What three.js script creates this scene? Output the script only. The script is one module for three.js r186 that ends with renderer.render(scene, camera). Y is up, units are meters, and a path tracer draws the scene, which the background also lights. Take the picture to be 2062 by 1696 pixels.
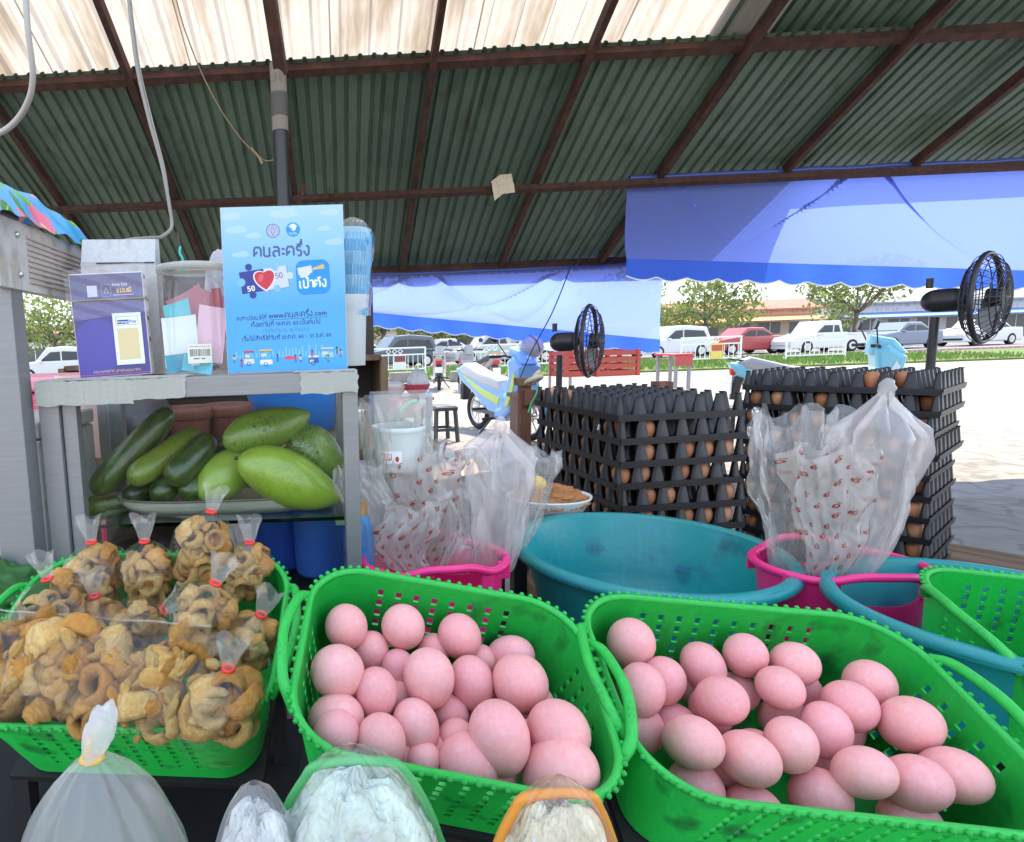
import * as THREE from 'three';
import { ImprovedNoise } from 'three/addons/math/ImprovedNoise.js';
import { mergeGeometries, mergeVertices, toCreasedNormals } from 'three/addons/utils/BufferGeometryUtils.js';
import { RoundedBoxGeometry } from 'three/addons/geometries/RoundedBoxGeometry.js';

// ---------- camera, sky, sun, exposure ----------
const scene = new THREE.Scene();
const F = 1200, CX = 636, CY = 848, W = 2062, H = 1696;          // focal length and optical axis in photo pixels
const camera = new THREE.PerspectiveCamera(2 * Math.atan(CY / F) * 180 / Math.PI, W / H, 0.05, 400);
camera.position.set(0, 1.25, 0);
camera.rotation.order = 'YXZ';
camera.rotation.set(-7.03 * Math.PI / 180, 0, -0.035);
camera.setViewOffset(2 * (W - CX), H, W - 2 * CX, 0, W, H);
camera.updateMatrixWorld(true);
const SUN_DIR = new THREE.Vector3(0.5, 1.75, -0.75).normalize();
const skyTex = (() => {
  const w = 128, h = 64, d = new Float32Array(w * h * 4);
  for (let j = 0; j < h; j++) for (let i = 0; i < w; i++) {
    const el = (j + 0.5) / h * Math.PI - Math.PI / 2, az = ((i + 0.5) / w - 0.5) * 2 * Math.PI;
    const k = Math.pow(1 - Math.max(0, Math.sin(el)), 2.2);
    const dir = new THREE.Vector3(Math.cos(el) * Math.cos(az), Math.sin(el), Math.cos(el) * Math.sin(az));
    const g = 0.5 * Math.pow(Math.max(0, dir.dot(SUN_DIR)), 10);
    const c = [0.52 + 0.55 * k + g, 0.7 + 0.42 * k + g, 1.02 + 0.18 * k + g * 0.9], o = (j * w + i) * 4;
    for (let q = 0; q < 3; q++) d[o + q] = el < 0 ? 0.35 : c[q] * 0.95;
    d[o + 3] = 1;
  }
  const t = new THREE.DataTexture(d, w, h, THREE.RGBAFormat, THREE.FloatType);
  t.mapping = THREE.EquirectangularReflectionMapping; t.magFilter = t.minFilter = THREE.LinearFilter; t.needsUpdate = true;
  return t;
})();
scene.background = skyTex; scene.environment = skyTex;
const sun = new THREE.DirectionalLight(0xfff1dc, 4.2);
sun.position.copy(SUN_DIR).multiplyScalar(40); sun.castShadow = true;
sun.shadow.mapSize.set(2048, 2048);
Object.assign(sun.shadow.camera, { left: -25, right: 25, top: 25, bottom: -25, near: 1, far: 120 });
scene.add(sun, sun.target);
const renderer = new THREE.WebGLRenderer({ antialias: true });
renderer.toneMapping = THREE.LinearToneMapping;
renderer.toneMappingExposure = 2.5;
renderer.shadowMap.enabled = true;

// ---------- helpers ----------
const TB = 0.62;                                                  // height of the counter top
const V = (x, y, z) => new THREE.Vector3(x, y, z);
let seed = 7;
const rnd = (a = 0, b = 1) => { seed = (seed + 0x6D2B79F5) | 0; let t = Math.imul(seed ^ (seed >>> 15), 1 | seed); t = (t + Math.imul(t ^ (t >>> 7), 61 | t)) ^ t; return a + (b - a) * (((t ^ (t >>> 14)) >>> 0) / 4294967296); };
const perlin = new ImprovedNoise();
const noise = (x, y, z = 0.5) => perlin.noise(x, y, z);
const fbm = (x, y, z = 0.5, n = 4) => { let s = 0, a = 0.5; for (let i = 0; i < n; i++) { s += a * perlin.noise(x, y, z); x *= 2.03; y *= 2.03; z *= 2.03; a *= 0.5; } return s; };
const rayOf = (px, py) => V((px - CX) / F, -(py - CY) / F, -1).applyQuaternion(camera.quaternion);
const at = (px, py, z) => { const r = rayOf(px, py); return r.multiplyScalar(z / -r.z).add(camera.position); };      // z metres in front of the camera
const onY = (px, py, y) => { const r = rayOf(px, py); return r.multiplyScalar((y - camera.position.y) / r.y).add(camera.position); };
const names = new Map();
const numbered = (n) => { const k = names.get(n) || 0; names.set(n, k + 1); return k ? n + '_' + String(k).padStart(3, '0') : n; };
const shadow = (m) => { m.castShadow = m.receiveShadow = true; return m; };
function thing(name, label, category, pos, turn = 0, group) {
  const o = new THREE.Group(); o.name = numbered(name); scene.add(o);
  if (pos) o.position.copy(pos.isVector3 ? pos : V(...pos));
  o.rotation.y = turn; o.userData = { label, category }; if (group) o.userData.group = group;
  return o;
}
function part(parent, name, geo, mat, pos, rot) {
  const m = shadow(new THREE.Mesh(geo, mat)); m.name = name; parent.add(m);
  if (pos) m.position.copy(pos.isVector3 ? pos : V(...pos));
  if (rot) m.rotation.set(...rot);
  return m;
}
function single(name, label, category, geo, mat, pos, group) {       // a thing that is one mesh
  const m = shadow(new THREE.Mesh(geo, mat)); m.name = numbered(name); scene.add(m);
  if (pos) m.position.copy(pos.isVector3 ? pos : V(...pos));
  m.userData = { label, category }; if (group) m.userData.group = group;
  return m;
}
function struct(name, geo, mat, pos) { const m = shadow(new THREE.Mesh(geo, mat)); m.name = numbered(name); m.userData.kind = 'structure'; scene.add(m); if (pos) m.position.copy(pos.isVector3 ? pos : V(...pos)); return m; }
function copy(o, pos, turn, label) {
  const c = o.clone(); c.name = numbered(o.name.replace(/_\d{3}$/, '')); c.userData = { ...o.userData }; scene.add(c);
  if (pos) c.position.copy(pos.isVector3 ? pos : V(...pos));
  if (turn !== undefined) c.rotation.y = turn;
  if (label) c.userData.label = label;
  return c;
}
// uv in metres, each face laid on the axis it looks along
function uvm(g, s = 1) {
  g = g.index ? g.toNonIndexed() : g;
  const p = g.attributes.position, n = p.count, uv = new Float32Array(n * 2), a = V(), b = V(), c = V();
  for (let i = 0; i < n; i += 3) {
    a.fromBufferAttribute(p, i); b.fromBufferAttribute(p, i + 1); c.fromBufferAttribute(p, i + 2);
    const nx = b.clone().sub(a).cross(c.clone().sub(a)), ax = Math.abs(nx.x), ay = Math.abs(nx.y), az = Math.abs(nx.z);
    [a, b, c].forEach((q, k) => { const t = ax > ay && ax > az ? [q.z, q.y] : ay > az ? [q.x, q.z] : [q.x, q.y]; uv[(i + k) * 2] = t[0] * s; uv[(i + k) * 2 + 1] = t[1] * s; });
  }
  g.setAttribute('uv', new THREE.BufferAttribute(uv, 2)); return g;
}
const moved = (g, x = 0, y = 0, z = 0, rx = 0, ry = 0, rz = 0) => { if (rx || ry || rz) g.applyMatrix4(new THREE.Matrix4().makeRotationFromEuler(new THREE.Euler(rx, ry, rz))); return g.translate(x, y, z); };
const box = (w, h, d, x = 0, y = 0, z = 0, r = 0) => moved(r ? new RoundedBoxGeometry(w, h, d, 2, r) : new THREE.BoxGeometry(w, h, d), x, y, z);
const cyl = (r1, r2, h, n = 20, x = 0, y = 0, z = 0, open = false) => moved(new THREE.CylinderGeometry(r1, r2, h, n, 1, open), x, y, z);
const join = (...gs) => mergeGeometries(gs.flat().map((g) => { g = g.index ? g.toNonIndexed() : g; for (const k of Object.keys(g.attributes)) if (!['position', 'normal', 'uv'].includes(k)) g.deleteAttribute(k); return g; }));
const lathe = (pts, n = 32) => new THREE.LatheGeometry(pts.map(([x, y]) => new THREE.Vector2(x, y)), n);
const curve = (pts, closed = false) => new THREE.CatmullRomCurve3(pts.map((p) => (p.isVector3 ? p : V(...p))), closed);
const tube = (pts, r, seg = 24, rs = 8, closed = false) => new THREE.TubeGeometry(curve(pts, closed), seg, r, rs, closed);
function bar(a, b, w, h) { const d = b.clone().sub(a), g = new THREE.BoxGeometry(w, h || w, d.length()); const m = new THREE.Matrix4().lookAt(b, a, V(0, 1, 0)); m.setPosition(a.clone().add(b).multiplyScalar(0.5)); return g.applyMatrix4(m); }
function extrude(pts, depth, bevel = 0, holes = [], curveSeg = 8) {
  const s = new THREE.Shape(pts.map(([x, y]) => new THREE.Vector2(x, y)));
  for (const h of holes) s.holes.push(new THREE.Path(h.map(([x, y]) => new THREE.Vector2(x, y))));
  return new THREE.ExtrudeGeometry(s, { depth: depth - 2 * bevel, bevelEnabled: bevel > 0, bevelSize: bevel, bevelThickness: bevel, bevelSegments: 2, curveSegments: curveSeg }).translate(0, 0, -depth / 2 + bevel);
}
function loft(rings, closed = true, uvs = [1, 1]) {
  const n = rings[0].length, pos = [], uv = [], idx = [], m = closed ? n + 1 : n;
  rings.forEach((r, j) => { for (let i = 0; i < m; i++) { const p = r[i % n]; pos.push(p.x, p.y, p.z); uv.push(i / (m - 1) * uvs[0], j / (rings.length - 1) * uvs[1]); } });
  for (let j = 0; j < rings.length - 1; j++) for (let i = 0; i < m - 1; i++) { const a = j * m + i, b = a + 1, c = a + m, d = c + 1; idx.push(a, b, d, a, d, c); }
  const g = new THREE.BufferGeometry();
  g.setAttribute('position', new THREE.Float32BufferAttribute(pos, 3)); g.setAttribute('uv', new THREE.Float32BufferAttribute(uv, 2)); g.setIndex(idx); g.computeVertexNormals();
  if (closed) { const nm = g.attributes.normal; for (let j = 0; j < rings.length; j++) { const a = j * m, b = a + m - 1, q = V().fromBufferAttribute(nm, a).add(V().fromBufferAttribute(nm, b)).normalize(); nm.setXYZ(a, q.x, q.y, q.z); nm.setXYZ(b, q.x, q.y, q.z); } }
  return g;
}
function tint(g, fn) { const p = g.attributes.position, c = new Float32Array(p.count * 3), v = V(); for (let i = 0; i < p.count; i++) { v.fromBufferAttribute(p, i); c.set(fn(v, i), i * 3); } g.setAttribute('color', new THREE.BufferAttribute(c, 3)); return g; }
function warp(g, fn) { const p = g.attributes.position, v = V(); for (let i = 0; i < p.count; i++) { v.fromBufferAttribute(p, i); fn(v, i); p.setXYZ(i, v.x, v.y, v.z); } g.computeVertexNormals(); return g; }

// ---------- textures ----------
function dataTex(n, fn, srgb = true, rep = 1) {
  const d = new Uint8Array(n * n * 4);
  for (let j = 0; j < n; j++) for (let i = 0; i < n; i++) { const c = fn(i / n, j / n), o = (j * n + i) * 4; for (let q = 0; q < 3; q++) d[o + q] = Math.max(0, Math.min(255, 255 * (c.length ? c[q] : c))); d[o + 3] = 255; }
  const t = new THREE.DataTexture(d, n, n); t.wrapS = t.wrapT = THREE.MirroredRepeatWrapping; t.magFilter = t.minFilter = THREE.LinearFilter;
  if (srgb) t.colorSpace = THREE.SRGBColorSpace; t.repeat.set(rep, rep); t.needsUpdate = true; return t;
}
const rep = (t, x, y = x) => { const c = t.clone(); c.repeat.set(x, y); c.needsUpdate = true; return c; };
const tBrush = dataTex(256, (u, v) => 0.93 + 0.07 * fbm(u * 3, v * 60, 1, 4) + 0.03 * fbm(u * 6, v * 6, 2, 3));
const tMottle = dataTex(256, (u, v) => 0.86 + 0.3 * fbm(u * 6, v * 6, 1, 5) + 0.06 * noise(u * 60, v * 60, 2));
const tGrime = dataTex(256, (u, v) => { const s = Math.max(0, fbm(u * 9, v * 5, 4, 5) - 0.05) * 0.8; return [0.97 - s * 0.5 + 0.05 * noise(u * 50, v * 50), 0.96 - s * 0.6 + 0.05 * noise(u * 50, v * 50), 0.95 - s * 0.75]; });
const tBump = dataTex(256, (u, v) => 0.5 + 0.5 * fbm(u * 10, v * 10, 3, 5), false);
const tFine = dataTex(256, (u, v) => 0.5 + 0.5 * fbm(u * 30, v * 30, 3, 3), false);
const tScuff = dataTex(256, (u, v) => { const f = fbm(u * 4, v * 4, 2.2, 5), s = Math.max(0, noise(u * 55, v * 9, 3.1) - 0.28) + Math.max(0, noise(u * 12, v * 70, 6.1) - 0.3), d = Math.max(0, fbm(u * 9, v * 9, 7.7, 4) - 0.16); return [0.93 + 0.1 * f + 0.9 * s - 0.4 * d, 0.93 + 0.1 * f + 0.1 * s - 0.9 * d, 0.93 + 0.1 * f + 0.7 * s - 0.6 * d]; });
const tWood = dataTex(256, (u, v) => { const s = 0.72 + 0.25 * fbm(u * 24, v * 2, 2, 4) + 0.1 * Math.sin(40 * u + 6 * fbm(u * 3, v * 1.5)); return [s, s * 0.95, s * 0.9]; });
const tRust = dataTex(256, (u, v) => { const s = fbm(u * 7 + 0.37, v * 7 + 0.61, 6.3, 5), k = Math.max(0, Math.min(1, 0.5 + 1.3 * s)); return [0.62 + 0.38 * k, 0.58 + 0.3 * k, 0.55 + 0.25 * k]; });
const tCrack = dataTex(256, (u, v) => { const w = Math.min(1, Math.abs(fbm(u * 5, v * 5, 9, 4)) * 14), s = 0.9 + 0.18 * fbm(u * 9, v * 9, 1, 4); return s * (0.82 + 0.18 * w); });
const tSky = dataTex(512, (u, v) => { const st = fbm(u * 26, v * 1.6, 3, 4), s2 = fbm(u * 5, v * 3, 8, 4), k = Math.max(0, st * 1.1 + s2 * 1.2), f = 0.06 * noise(u * 160, v * 40); return [0.96 - 0.34 * k + f, 0.94 - 0.4 * k + f, 0.92 - 0.48 * k + f]; });

// ---------- materials ----------
const lin = (r, g, b) => new THREE.Color().setRGB(r, g, b);
const std = (c, roughness = 0.6, o = {}) => new THREE.MeshStandardMaterial({ color: Array.isArray(c) ? lin(...c) : c, roughness, ...o });
const phys = (c, roughness = 0.4, o = {}) => new THREE.MeshPhysicalMaterial({ color: Array.isArray(c) ? lin(...c) : c, roughness, ...o });
const film = (c, roughness, transmission = 1, o = {}) => phys(c, roughness, { transmission, thickness: 0, ior: 1.5, side: THREE.DoubleSide, ...o });
const M = {
  roof: std([0.1, 0.175, 0.115], 0.55, { map: rep(tGrime, 0.6), side: THREE.DoubleSide }),
  rust: std([0.1, 0.05, 0.035], 0.8, { map: rep(tRust, 2), bumpMap: rep(tBump, 6), bumpScale: 0.001 }),
  skylight: phys([0.63, 0.59, 0.54], 0.95, { transmission: 0.42, thickness: 0, map: tSky, side: THREE.DoubleSide }),
  alu: std([0.3, 0.3, 0.3], 0.45, { metalness: 0.45, map: rep(tBrush, 4) }),
  steel: std([0.55, 0.55, 0.54], 0.3, { metalness: 0.9 }),
  whitePaint: std([0.55, 0.55, 0.53], 0.55, { map: rep(tGrime, 3) }),
  tape: std([0.5, 0.52, 0.47], 0.6, { map: rep(tGrime, 8), bumpMap: rep(tBump, 12), bumpScale: 0.001 }),
  glass: film([0.97, 0.99, 0.98], 0.02, 1, { specularIntensity: 0.12 }),
  shelfGlass: phys([0.9, 1, 0.96], 0.02, { transmission: 1, thickness: 0.006, ior: 1.5, attenuationColor: lin(0.5, 0.8, 0.7), attenuationDistance: 0.15 }),
  clear: film([1, 1, 1], 0.08, 1),
  frost: film([0.95, 0.95, 0.95], 0.55, 0.72),
  green: phys([0.017, 0.53, 0.066], 0.36, { map: rep(tScuff, 3), bumpMap: rep(tFine, 4), bumpScale: 0.0006 }),
  pink: phys([0.82, 0.025, 0.2], 0.32),
  teal: phys([0.012, 0.3, 0.3], 0.33, { map: rep(tScuff, 2), bumpMap: rep(tFine, 3), bumpScale: 0.0006 }),
  blue: phys([0.02, 0.2, 0.62], 0.35),
  black: std([0.022, 0.022, 0.026], 0.38), rubber: std([0.02, 0.02, 0.02], 0.85),
  white: std([0.78, 0.78, 0.76], 0.5), red: phys([0.55, 0.03, 0.03], 0.4), band: std([0.75, 0.03, 0.02], 0.5),
  wood: std([0.34, 0.15, 0.09], 0.7, { map: rep(tWood, 3) }),
  ply: std([0.3, 0.2, 0.12], 0.75, { map: rep(tWood, 2) }),
  dark: std([0.012, 0.012, 0.013], 0.75, { map: rep(tMottle, 3) }),
  terracotta: std([0.2, 0.06, 0.035], 0.6, { map: rep(tMottle, 6) }),
  concrete: std([0.31, 0.285, 0.25], 0.9, { map: rep(tCrack, 0.5), bumpMap: rep(tBump, 2), bumpScale: 0.004 }),
};

// ---------- ground, verge, road ----------
{
  const g = new THREE.PlaneGeometry(260, 260); g.rotateX(-Math.PI / 2);
  struct('ground', uvm(g), M.concrete, [0, 0, -60]);
  struct('road', uvm(box(160, 0.01, 26)), std([0.2, 0.2, 0.2], 0.9, { map: rep(tCrack, 0.3), bumpMap: rep(tBump, 4), bumpScale: 0.01 }), [0, 0.001, -42.3]);
  struct('kerb', uvm(box(160, 0.15, 0.3)), std([0.62, 0.36, 0.44], 0.8, { map: rep(tMottle, 1) }), [0, 0.075, -29]);
  struct('grass_verge', uvm(box(120, 0.06, 8)), std([0.14, 0.2, 0.04], 0.95, { map: rep(tMottle, 0.5), bumpMap: rep(tBump, 3), bumpScale: 0.03 }), [0, 0.03, -24.6]);
  const blade = new THREE.PlaneGeometry(0.03, 0.14).translate(0, 0.06, 0), n = 9000, im = new THREE.InstancedMesh(blade, std([0.16, 0.26, 0.05], 0.9, { side: THREE.DoubleSide }), n), d = new THREE.Object3D();
  for (let i = 0; i < n; i++) { d.position.set(rnd(-3, 26), 0.06, rnd(-28.5, -20.7)); d.rotation.set(rnd(-0.5, 0.5), rnd(0, 6), rnd(-0.5, 0.5)); d.scale.setScalar(rnd(0.6, 1.5)); d.updateMatrix(); im.setMatrixAt(i, d.matrix); im.setColorAt(i, lin(rnd(0.7, 1.3), rnd(0.8, 1.2), 1)); }
  im.name = 'grass'; im.userData = { kind: 'stuff', label: 'short grass on the verge before the parked cars', category: 'grass' }; shadow(im); scene.add(im);
}

// ---------- market shelter: frame, green sheets, skylight sheets ----------
const YAW = 2.5 * Math.PI / 180, SL = 26 * Math.PI / 180;
const ex = V(Math.cos(YAW), 0, Math.sin(YAW)), fwd = V(Math.sin(YAW), 0, -Math.cos(YAW));
const es = fwd.clone().multiplyScalar(-Math.cos(SL)).add(V(0, Math.sin(SL), 0)), en = es.clone().cross(ex);
const RO = at(640, 546, 6.5);
const roofAt = (px, py) => { const r = rayOf(px, py), t = RO.clone().sub(camera.position).dot(en) / r.dot(en), q = r.multiplyScalar(t).add(camera.position).sub(RO); return { u: q.dot(ex), s: q.dot(es) }; };
const onRoof = (u, s, h = 0) => RO.clone().addScaledVector(ex, u).addScaledVector(es, s).addScaledVector(en, h);
const s1 = roofAt(660, 374).s, s2 = roofAt(640, 134).s, SEND = 5.7, uRight = roofAt(1262, 352).u;
const shelter = thing('market_shelter', 'steel framed market roof of green corrugated sheets with a pale translucent strip', 'roof', RO);
shelter.quaternion.setFromRotationMatrix(new THREE.Matrix4().makeBasis(ex, en, es));
function ribbed(w, pitch, rise, baseW, topW, len) {
  const xs = [[0, 0]];
  for (let x = pitch / 2; x < w; x += pitch) xs.push([x - baseW / 2, 0], [x - topW / 2, rise], [x + topW / 2, rise], [x + baseW / 2, 0]);
  xs.push([w, 0]);
  const pos = [], nor = [], uv = [];
  for (let i = 0; i < xs.length - 1; i++) {
    const [a, b] = [xs[i], xs[i + 1]], nn = V(-(b[1] - a[1]), b[0] - a[0], 0).normalize();
    for (const [p, z] of [[a, 0], [b, len], [b, 0], [a, 0], [a, len], [b, len]]) { pos.push(p[0], p[1], z); nor.push(nn.x, nn.y, nn.z); uv.push(p[0], z); }
  }
  const g = new THREE.BufferGeometry(); g.setAttribute('position', new THREE.Float32BufferAttribute(pos, 3)); g.setAttribute('normal', new THREE.Float32BufferAttribute(nor, 3)); g.setAttribute('uv', new THREE.Float32BufferAttribute(uv, 2));
  return g;
}
{
  const greenTones = [[0.115, 0.19, 0.13], [0.1, 0.168, 0.116], [0.125, 0.2, 0.138], [0.108, 0.175, 0.122], [0.118, 0.182, 0.128]].map((c, i) => { const m = M.roof.clone(); m.color = lin(...c); m.map = rep(tGrime, 0.6 + i * 0.13); return m; });
  const sw = 0.74, OH = 0.2, gLow = ribbed(sw, 0.093, 0.02, 0.036, 0.018, s2 + 0.06 + OH), gHigh = ribbed(sw, 0.093, 0.02, 0.036, 0.018, SEND - s1 + 0.22), uLow = roofAt(1330, 522).u;
  let k = 0;
  for (let u = -7.4; u < uLow; u += sw - 0.02) { k++; part(shelter, 'roof_sheet', gLow, greenTones[(k * 5 + (k >> 1)) % 5], [u, (k % 2) * 0.004, -OH], [rnd(-0.0015, 0.0015), rnd(-0.003, 0.003), rnd(-0.006, 0.006)]); }
  for (let u = uRight; u < 9; u += sw - 0.02) { k++; part(shelter, 'roof_sheet', gHigh, greenTones[(k * 3) % 5], [u, 0.06 + (k % 2) * 0.003, s1 - 0.22]); }
  const gs = ribbed(0.96, 0.192, 0.032, 0.07, 0.03, SEND - s2 + 0.12), smats = [0, 0.37, 0.71].map((o) => { const m = M.skylight.clone(); m.map = rep(tSky, 0.45, 0.3); m.map.offset.set(o, o * 0.6); return m; });
  k = 0;
  for (let u = -7.4; u < uRight - 0.5; u += 0.95) { k++; part(shelter, 'skylight_sheet', gs, smats[k % 3], [u, 0.03 + (k % 2) * 0.003, s2 - 0.1]); }
  const uP = roofAt(584, 300).u;
  for (let i = -6; i <= 7; i++) {
    const u = uP + i * 1.02;
    part(shelter, 'rafter', uvm(box(0.042, 0.075, i * 1.02 + uP > uLow ? SEND - s1 : SEND, u, -0.055, i * 1.02 + uP > uLow ? (SEND + s1) / 2 : SEND / 2)), M.rust);
  }
  part(shelter, 'purlin', uvm(box(17, 0.05, 0.05, 0.6, -0.128, s1)), M.rust);
  part(shelter, 'purlin', uvm(box(15, 0.07, 0.06, -0.2, -0.02, s2)), M.rust);
  part(shelter, 'purlin', uvm(box(9, 0.05, 0.05, 4.9, -0.128, s1 + 1.75)), M.rust);
  part(shelter, 'eave_beam', uvm(box(7.4 + uLow, 0.08, 0.06, (uLow - 7.4) / 2, -0.062, 0.04)), M.rust);
}
// posts
{
  const p = at(566, 300, 4.0), t = thing('support_pole', 'tall black pole with a grey wrapped top holding up the roof', 'pole', [p.x, 0, p.z]);
  const yb = at(566, 265, 4.0).y, yt = at(566, 128, 4.0).y;
  part(t, 'pole', cyl(0.047, 0.047, yb, 20, 0, yb / 2, 0), std([0.03, 0.03, 0.034], 0.35));
  part(t, 'sleeve', uvm(cyl(0.052, 0.052, yt - yb, 20, 0, (yt + yb) / 2, 0)), std([0.24, 0.22, 0.19], 0.7, { map: rep(tGrime, 4) }));
  part(t, 'tape_wrap', cyl(0.0545, 0.0545, 0.14, 20, 0, yt - 0.25, 0), std([0.08, 0.075, 0.07], 0.6));
  part(t, 'brace', uvm(bar(V(0.02, yt - 0.06, 0), V(-0.07, yt + 0.62, 0.55), 0.075)), M.rust);
  part(t, 'brace', uvm(bar(V(0.05, yb - 0.55, 0), V(0.14, yb - 0.3, -0.12), 0.03)), M.rust);
  for (const px of [2110]) { const q = onRoof(roofAt(px, 352).u, s1), o = thing('roof_post', px < 1500 ? 'square rusty steel post at the meeting of the two blue tarpaulins' : 'square rusty steel post by the end of the roof', 'post', [q.x, 0, q.z + 0.02]); part(o, 'post', uvm(box(0.06, q.y - 0.12, 0.06, 0, (q.y - 0.12) / 2, 0)), M.rust); part(o, 'base_plate', box(0.14, 0.01, 0.14, 0, 0.006, 0), M.rust); }
}
// cables, string, paper caught in the roof
single('hanging_cable', 'thick white cable looping down beside the cabinet post', 'cable', tube([at(48, -60, 2.2), at(56, 60, 2.2), at(66, 150, 2.25), at(58, 200, 2.3), at(20, 255, 2.4), at(-60, 290, 2.5)], 0.011, 60), std([0.45, 0.44, 0.4], 0.6));
single('hanging_cable', 'thin grey doubled cable hanging from the roof and bending toward the carton', 'cable', join(tube([at(255, -40, 2.6), at(275, 130, 2.6), at(300, 240, 2.6), at(325, 330, 2.6), at(342, 420, 2.6), at(346, 455, 2.6), at(330, 474, 2.5), at(300, 480, 2.2), at(262, 484, 1.9), at(200, 500, 1.6)], 0.0075, 90), tube([at(258, -40, 2.62), at(280, 130, 2.62), at(308, 250, 2.6), at(331, 340, 2.6), at(344, 430, 2.6)], 0.004, 60)), std([0.3, 0.29, 0.26], 0.65));
single('string', 'frayed string sagging from the skylight to the black pole', 'string', join(tube([at(355, 0, 3.6), at(372, 60, 3.6), at(412, 160, 3.7), at(450, 230, 3.8), at(490, 285, 3.9), at(520, 314, 3.95), at(535, 324, 3.98), at(553, 322, 4.0)], 0.004, 60), tube([at(505, 298, 3.92), at(522, 318, 3.94), at(528, 330, 3.94)], 0.008, 12)), std([0.3, 0.2, 0.12], 0.9));
{
  const c = onRoof(roofAt(1006, 350).u, s1, -0.11), g = new THREE.PlaneGeometry(0.2, 0.16, 14, 10);
  warp(g, (v) => { v.z += 0.04 * fbm(v.x * 9 + 3, v.y * 9, 2, 3) + v.x * v.x * 1.6; v.y += 0.25 * v.x - Math.abs(v.x) * 0.3; });
  const o = single('paper_scrap', 'crumpled cream paper scrap caught on the rusty purlin under the roof', 'paper', g, std([0.7, 0.6, 0.45], 0.9, { side: THREE.DoubleSide, map: rep(tGrime, 2) }), c.add(V(0, 0.02, 0.05)));
  o.rotation.set(-0.15, 0.2, 0.15);
}
single('rope', 'thin black rope slanting down from the roof edge beside the fan', 'rope', tube([at(1153, 528, 6.2), at(1112, 630, 6.1), at(1072, 705, 6.0), at(1048, 760, 5.9)], 0.006, 20), M.black);
single('wire', 'thin dark wire hanging under the roof between two rafters', 'wire', tube([onRoof(roofAt(1215, 350).u, s1, -0.14), onRoof(roofAt(1150, 525).u, 0.1, -0.14)], 0.004, 8), M.black);
single('wire', 'short dark wire drooping from the purlin by the pole', 'wire', tube([onRoof(roofAt(663, 352).u, s1 + 0.1, -0.1), onRoof(roofAt(662, 390).u, s1 - 0.1, -0.2)], 0.004, 8), M.black);

// ---------- tarpaulins ----------
function tarp(name, label, px0, px1, topF, botF, creaseAt, sc) {
  const t = thing(name, label, 'tarpaulin'), NU = 150, NV = 40, rows = [];
  for (let j = 0; j <= NV; j++) {
    const v = j / NV, row = [];
    for (let i = 0; i <= NU; i++) {
      const px = px0 + (px1 - px0) * i / NU, a = topF(px), b = botF(px), p = a.clone().lerp(b, v);
      let h = -0.1 * Math.sin(Math.PI * v) + 0.05 * fbm(px * 0.006, v * 1.2, 3, 3) * Math.sin(Math.PI * Math.min(1, v * 1.4));
      for (const [cpx, sl, w, amp] of creaseAt) { const dx = (px - cpx - sl * v) / (w * (0.25 + v)); h += 1.5 * amp * Math.exp(-Math.abs(dx) * 1.6) * (1 - v) * Math.min(1, v * 6); }
      h += 0.012 * noise(px * 0.05, v * 30, 7) * Math.max(0, 1 - v * 9);
      p.y += h; p.z += h * 0.4; row.push(p);
    }
    rows.push(row);
  }
  const len = rows[0][0].distanceTo(rows[0][NU]), m = film([0.2, 0.29, 0.87], 0.9, 0.7, { bumpMap: rep(tFine, 2), bumpScale: 0.002 });
  part(t, 'sheet', loft(rows, false, [len, 1]), m);
  // hem roll along the top and the scalloped valance below
  part(t, 'hem', tube(rows[0].filter((_, i) => i % 6 === 0).map((p, i) => p.clone().add(V(0, 0.01 * noise(i * 0.7, 1), 0.02))), 0.022, 150, 8), std([0.05, 0.08, 0.28], 0.35));
  const val = [], last = rows[NV], blen = last[0].distanceTo(last[NU]);
  for (let j = 0; j <= 4; j++) val.push(last.map((p, i) => { const a = i / NU * blen / sc, drop = 0.15 + 0.035 * Math.abs(Math.sin(Math.PI * a)) ; return p.clone().add(V(0, -drop * j / 4, 0.02 * Math.sin(a * 3) * j / 4)); }));
  part(t, 'valance', loft(val, false, [blen, 0.15]), film([0.05, 0.16, 0.78], 1, 0.45));
  const edge = []; for (let j = 3.86; j <= 4.01; j += 0.14) edge.push(last.map((p, i) => { const a = i / NU * blen / sc, drop = 0.15 + 0.035 * Math.abs(Math.sin(Math.PI * a)); return p.clone().add(V(0, -drop * j / 4 - (j > 3.9 ? 0.006 : 0), 0.004 + 0.02 * Math.sin(a * 3) * j / 4)); }));
  part(t, 'valance_trim', loft(edge, false), std([0.8, 0.8, 0.78], 0.7, { side: THREE.DoubleSide }));
  return t;
}
tarp('blue_tarpaulin', 'long blue tarpaulin awning with scalloped valance hanging from the eave', 150, 1330,
  (px) => onRoof(roofAt(px, 548 - (px - 640) * 0.04).u, 0.03, -0.1), (px) => at(px, 628 + (px - 735) * 0.094, 7.5), [[850, -260, 26, 0.11], [850, 200, 26, 0.12], [1155, -330, 30, 0.14], [1155, -120, 22, 0.08], [500, 150, 30, 0.1]], 0.27);
tarp('blue_tarpaulin', 'nearer blue tarpaulin awning hung from the purlin where the roof is cut short', 1262, 2240,
  (px) => onRoof(roofAt(px, 352).u, s1 - 0.03, -0.05), (px) => at(px, 520 + (px - 1240) * 0.03, 5.35), [[1330, 200, 26, 0.1], [1720, -300, 30, 0.12], [1720, 260, 26, 0.1]], 0.27);

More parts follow.
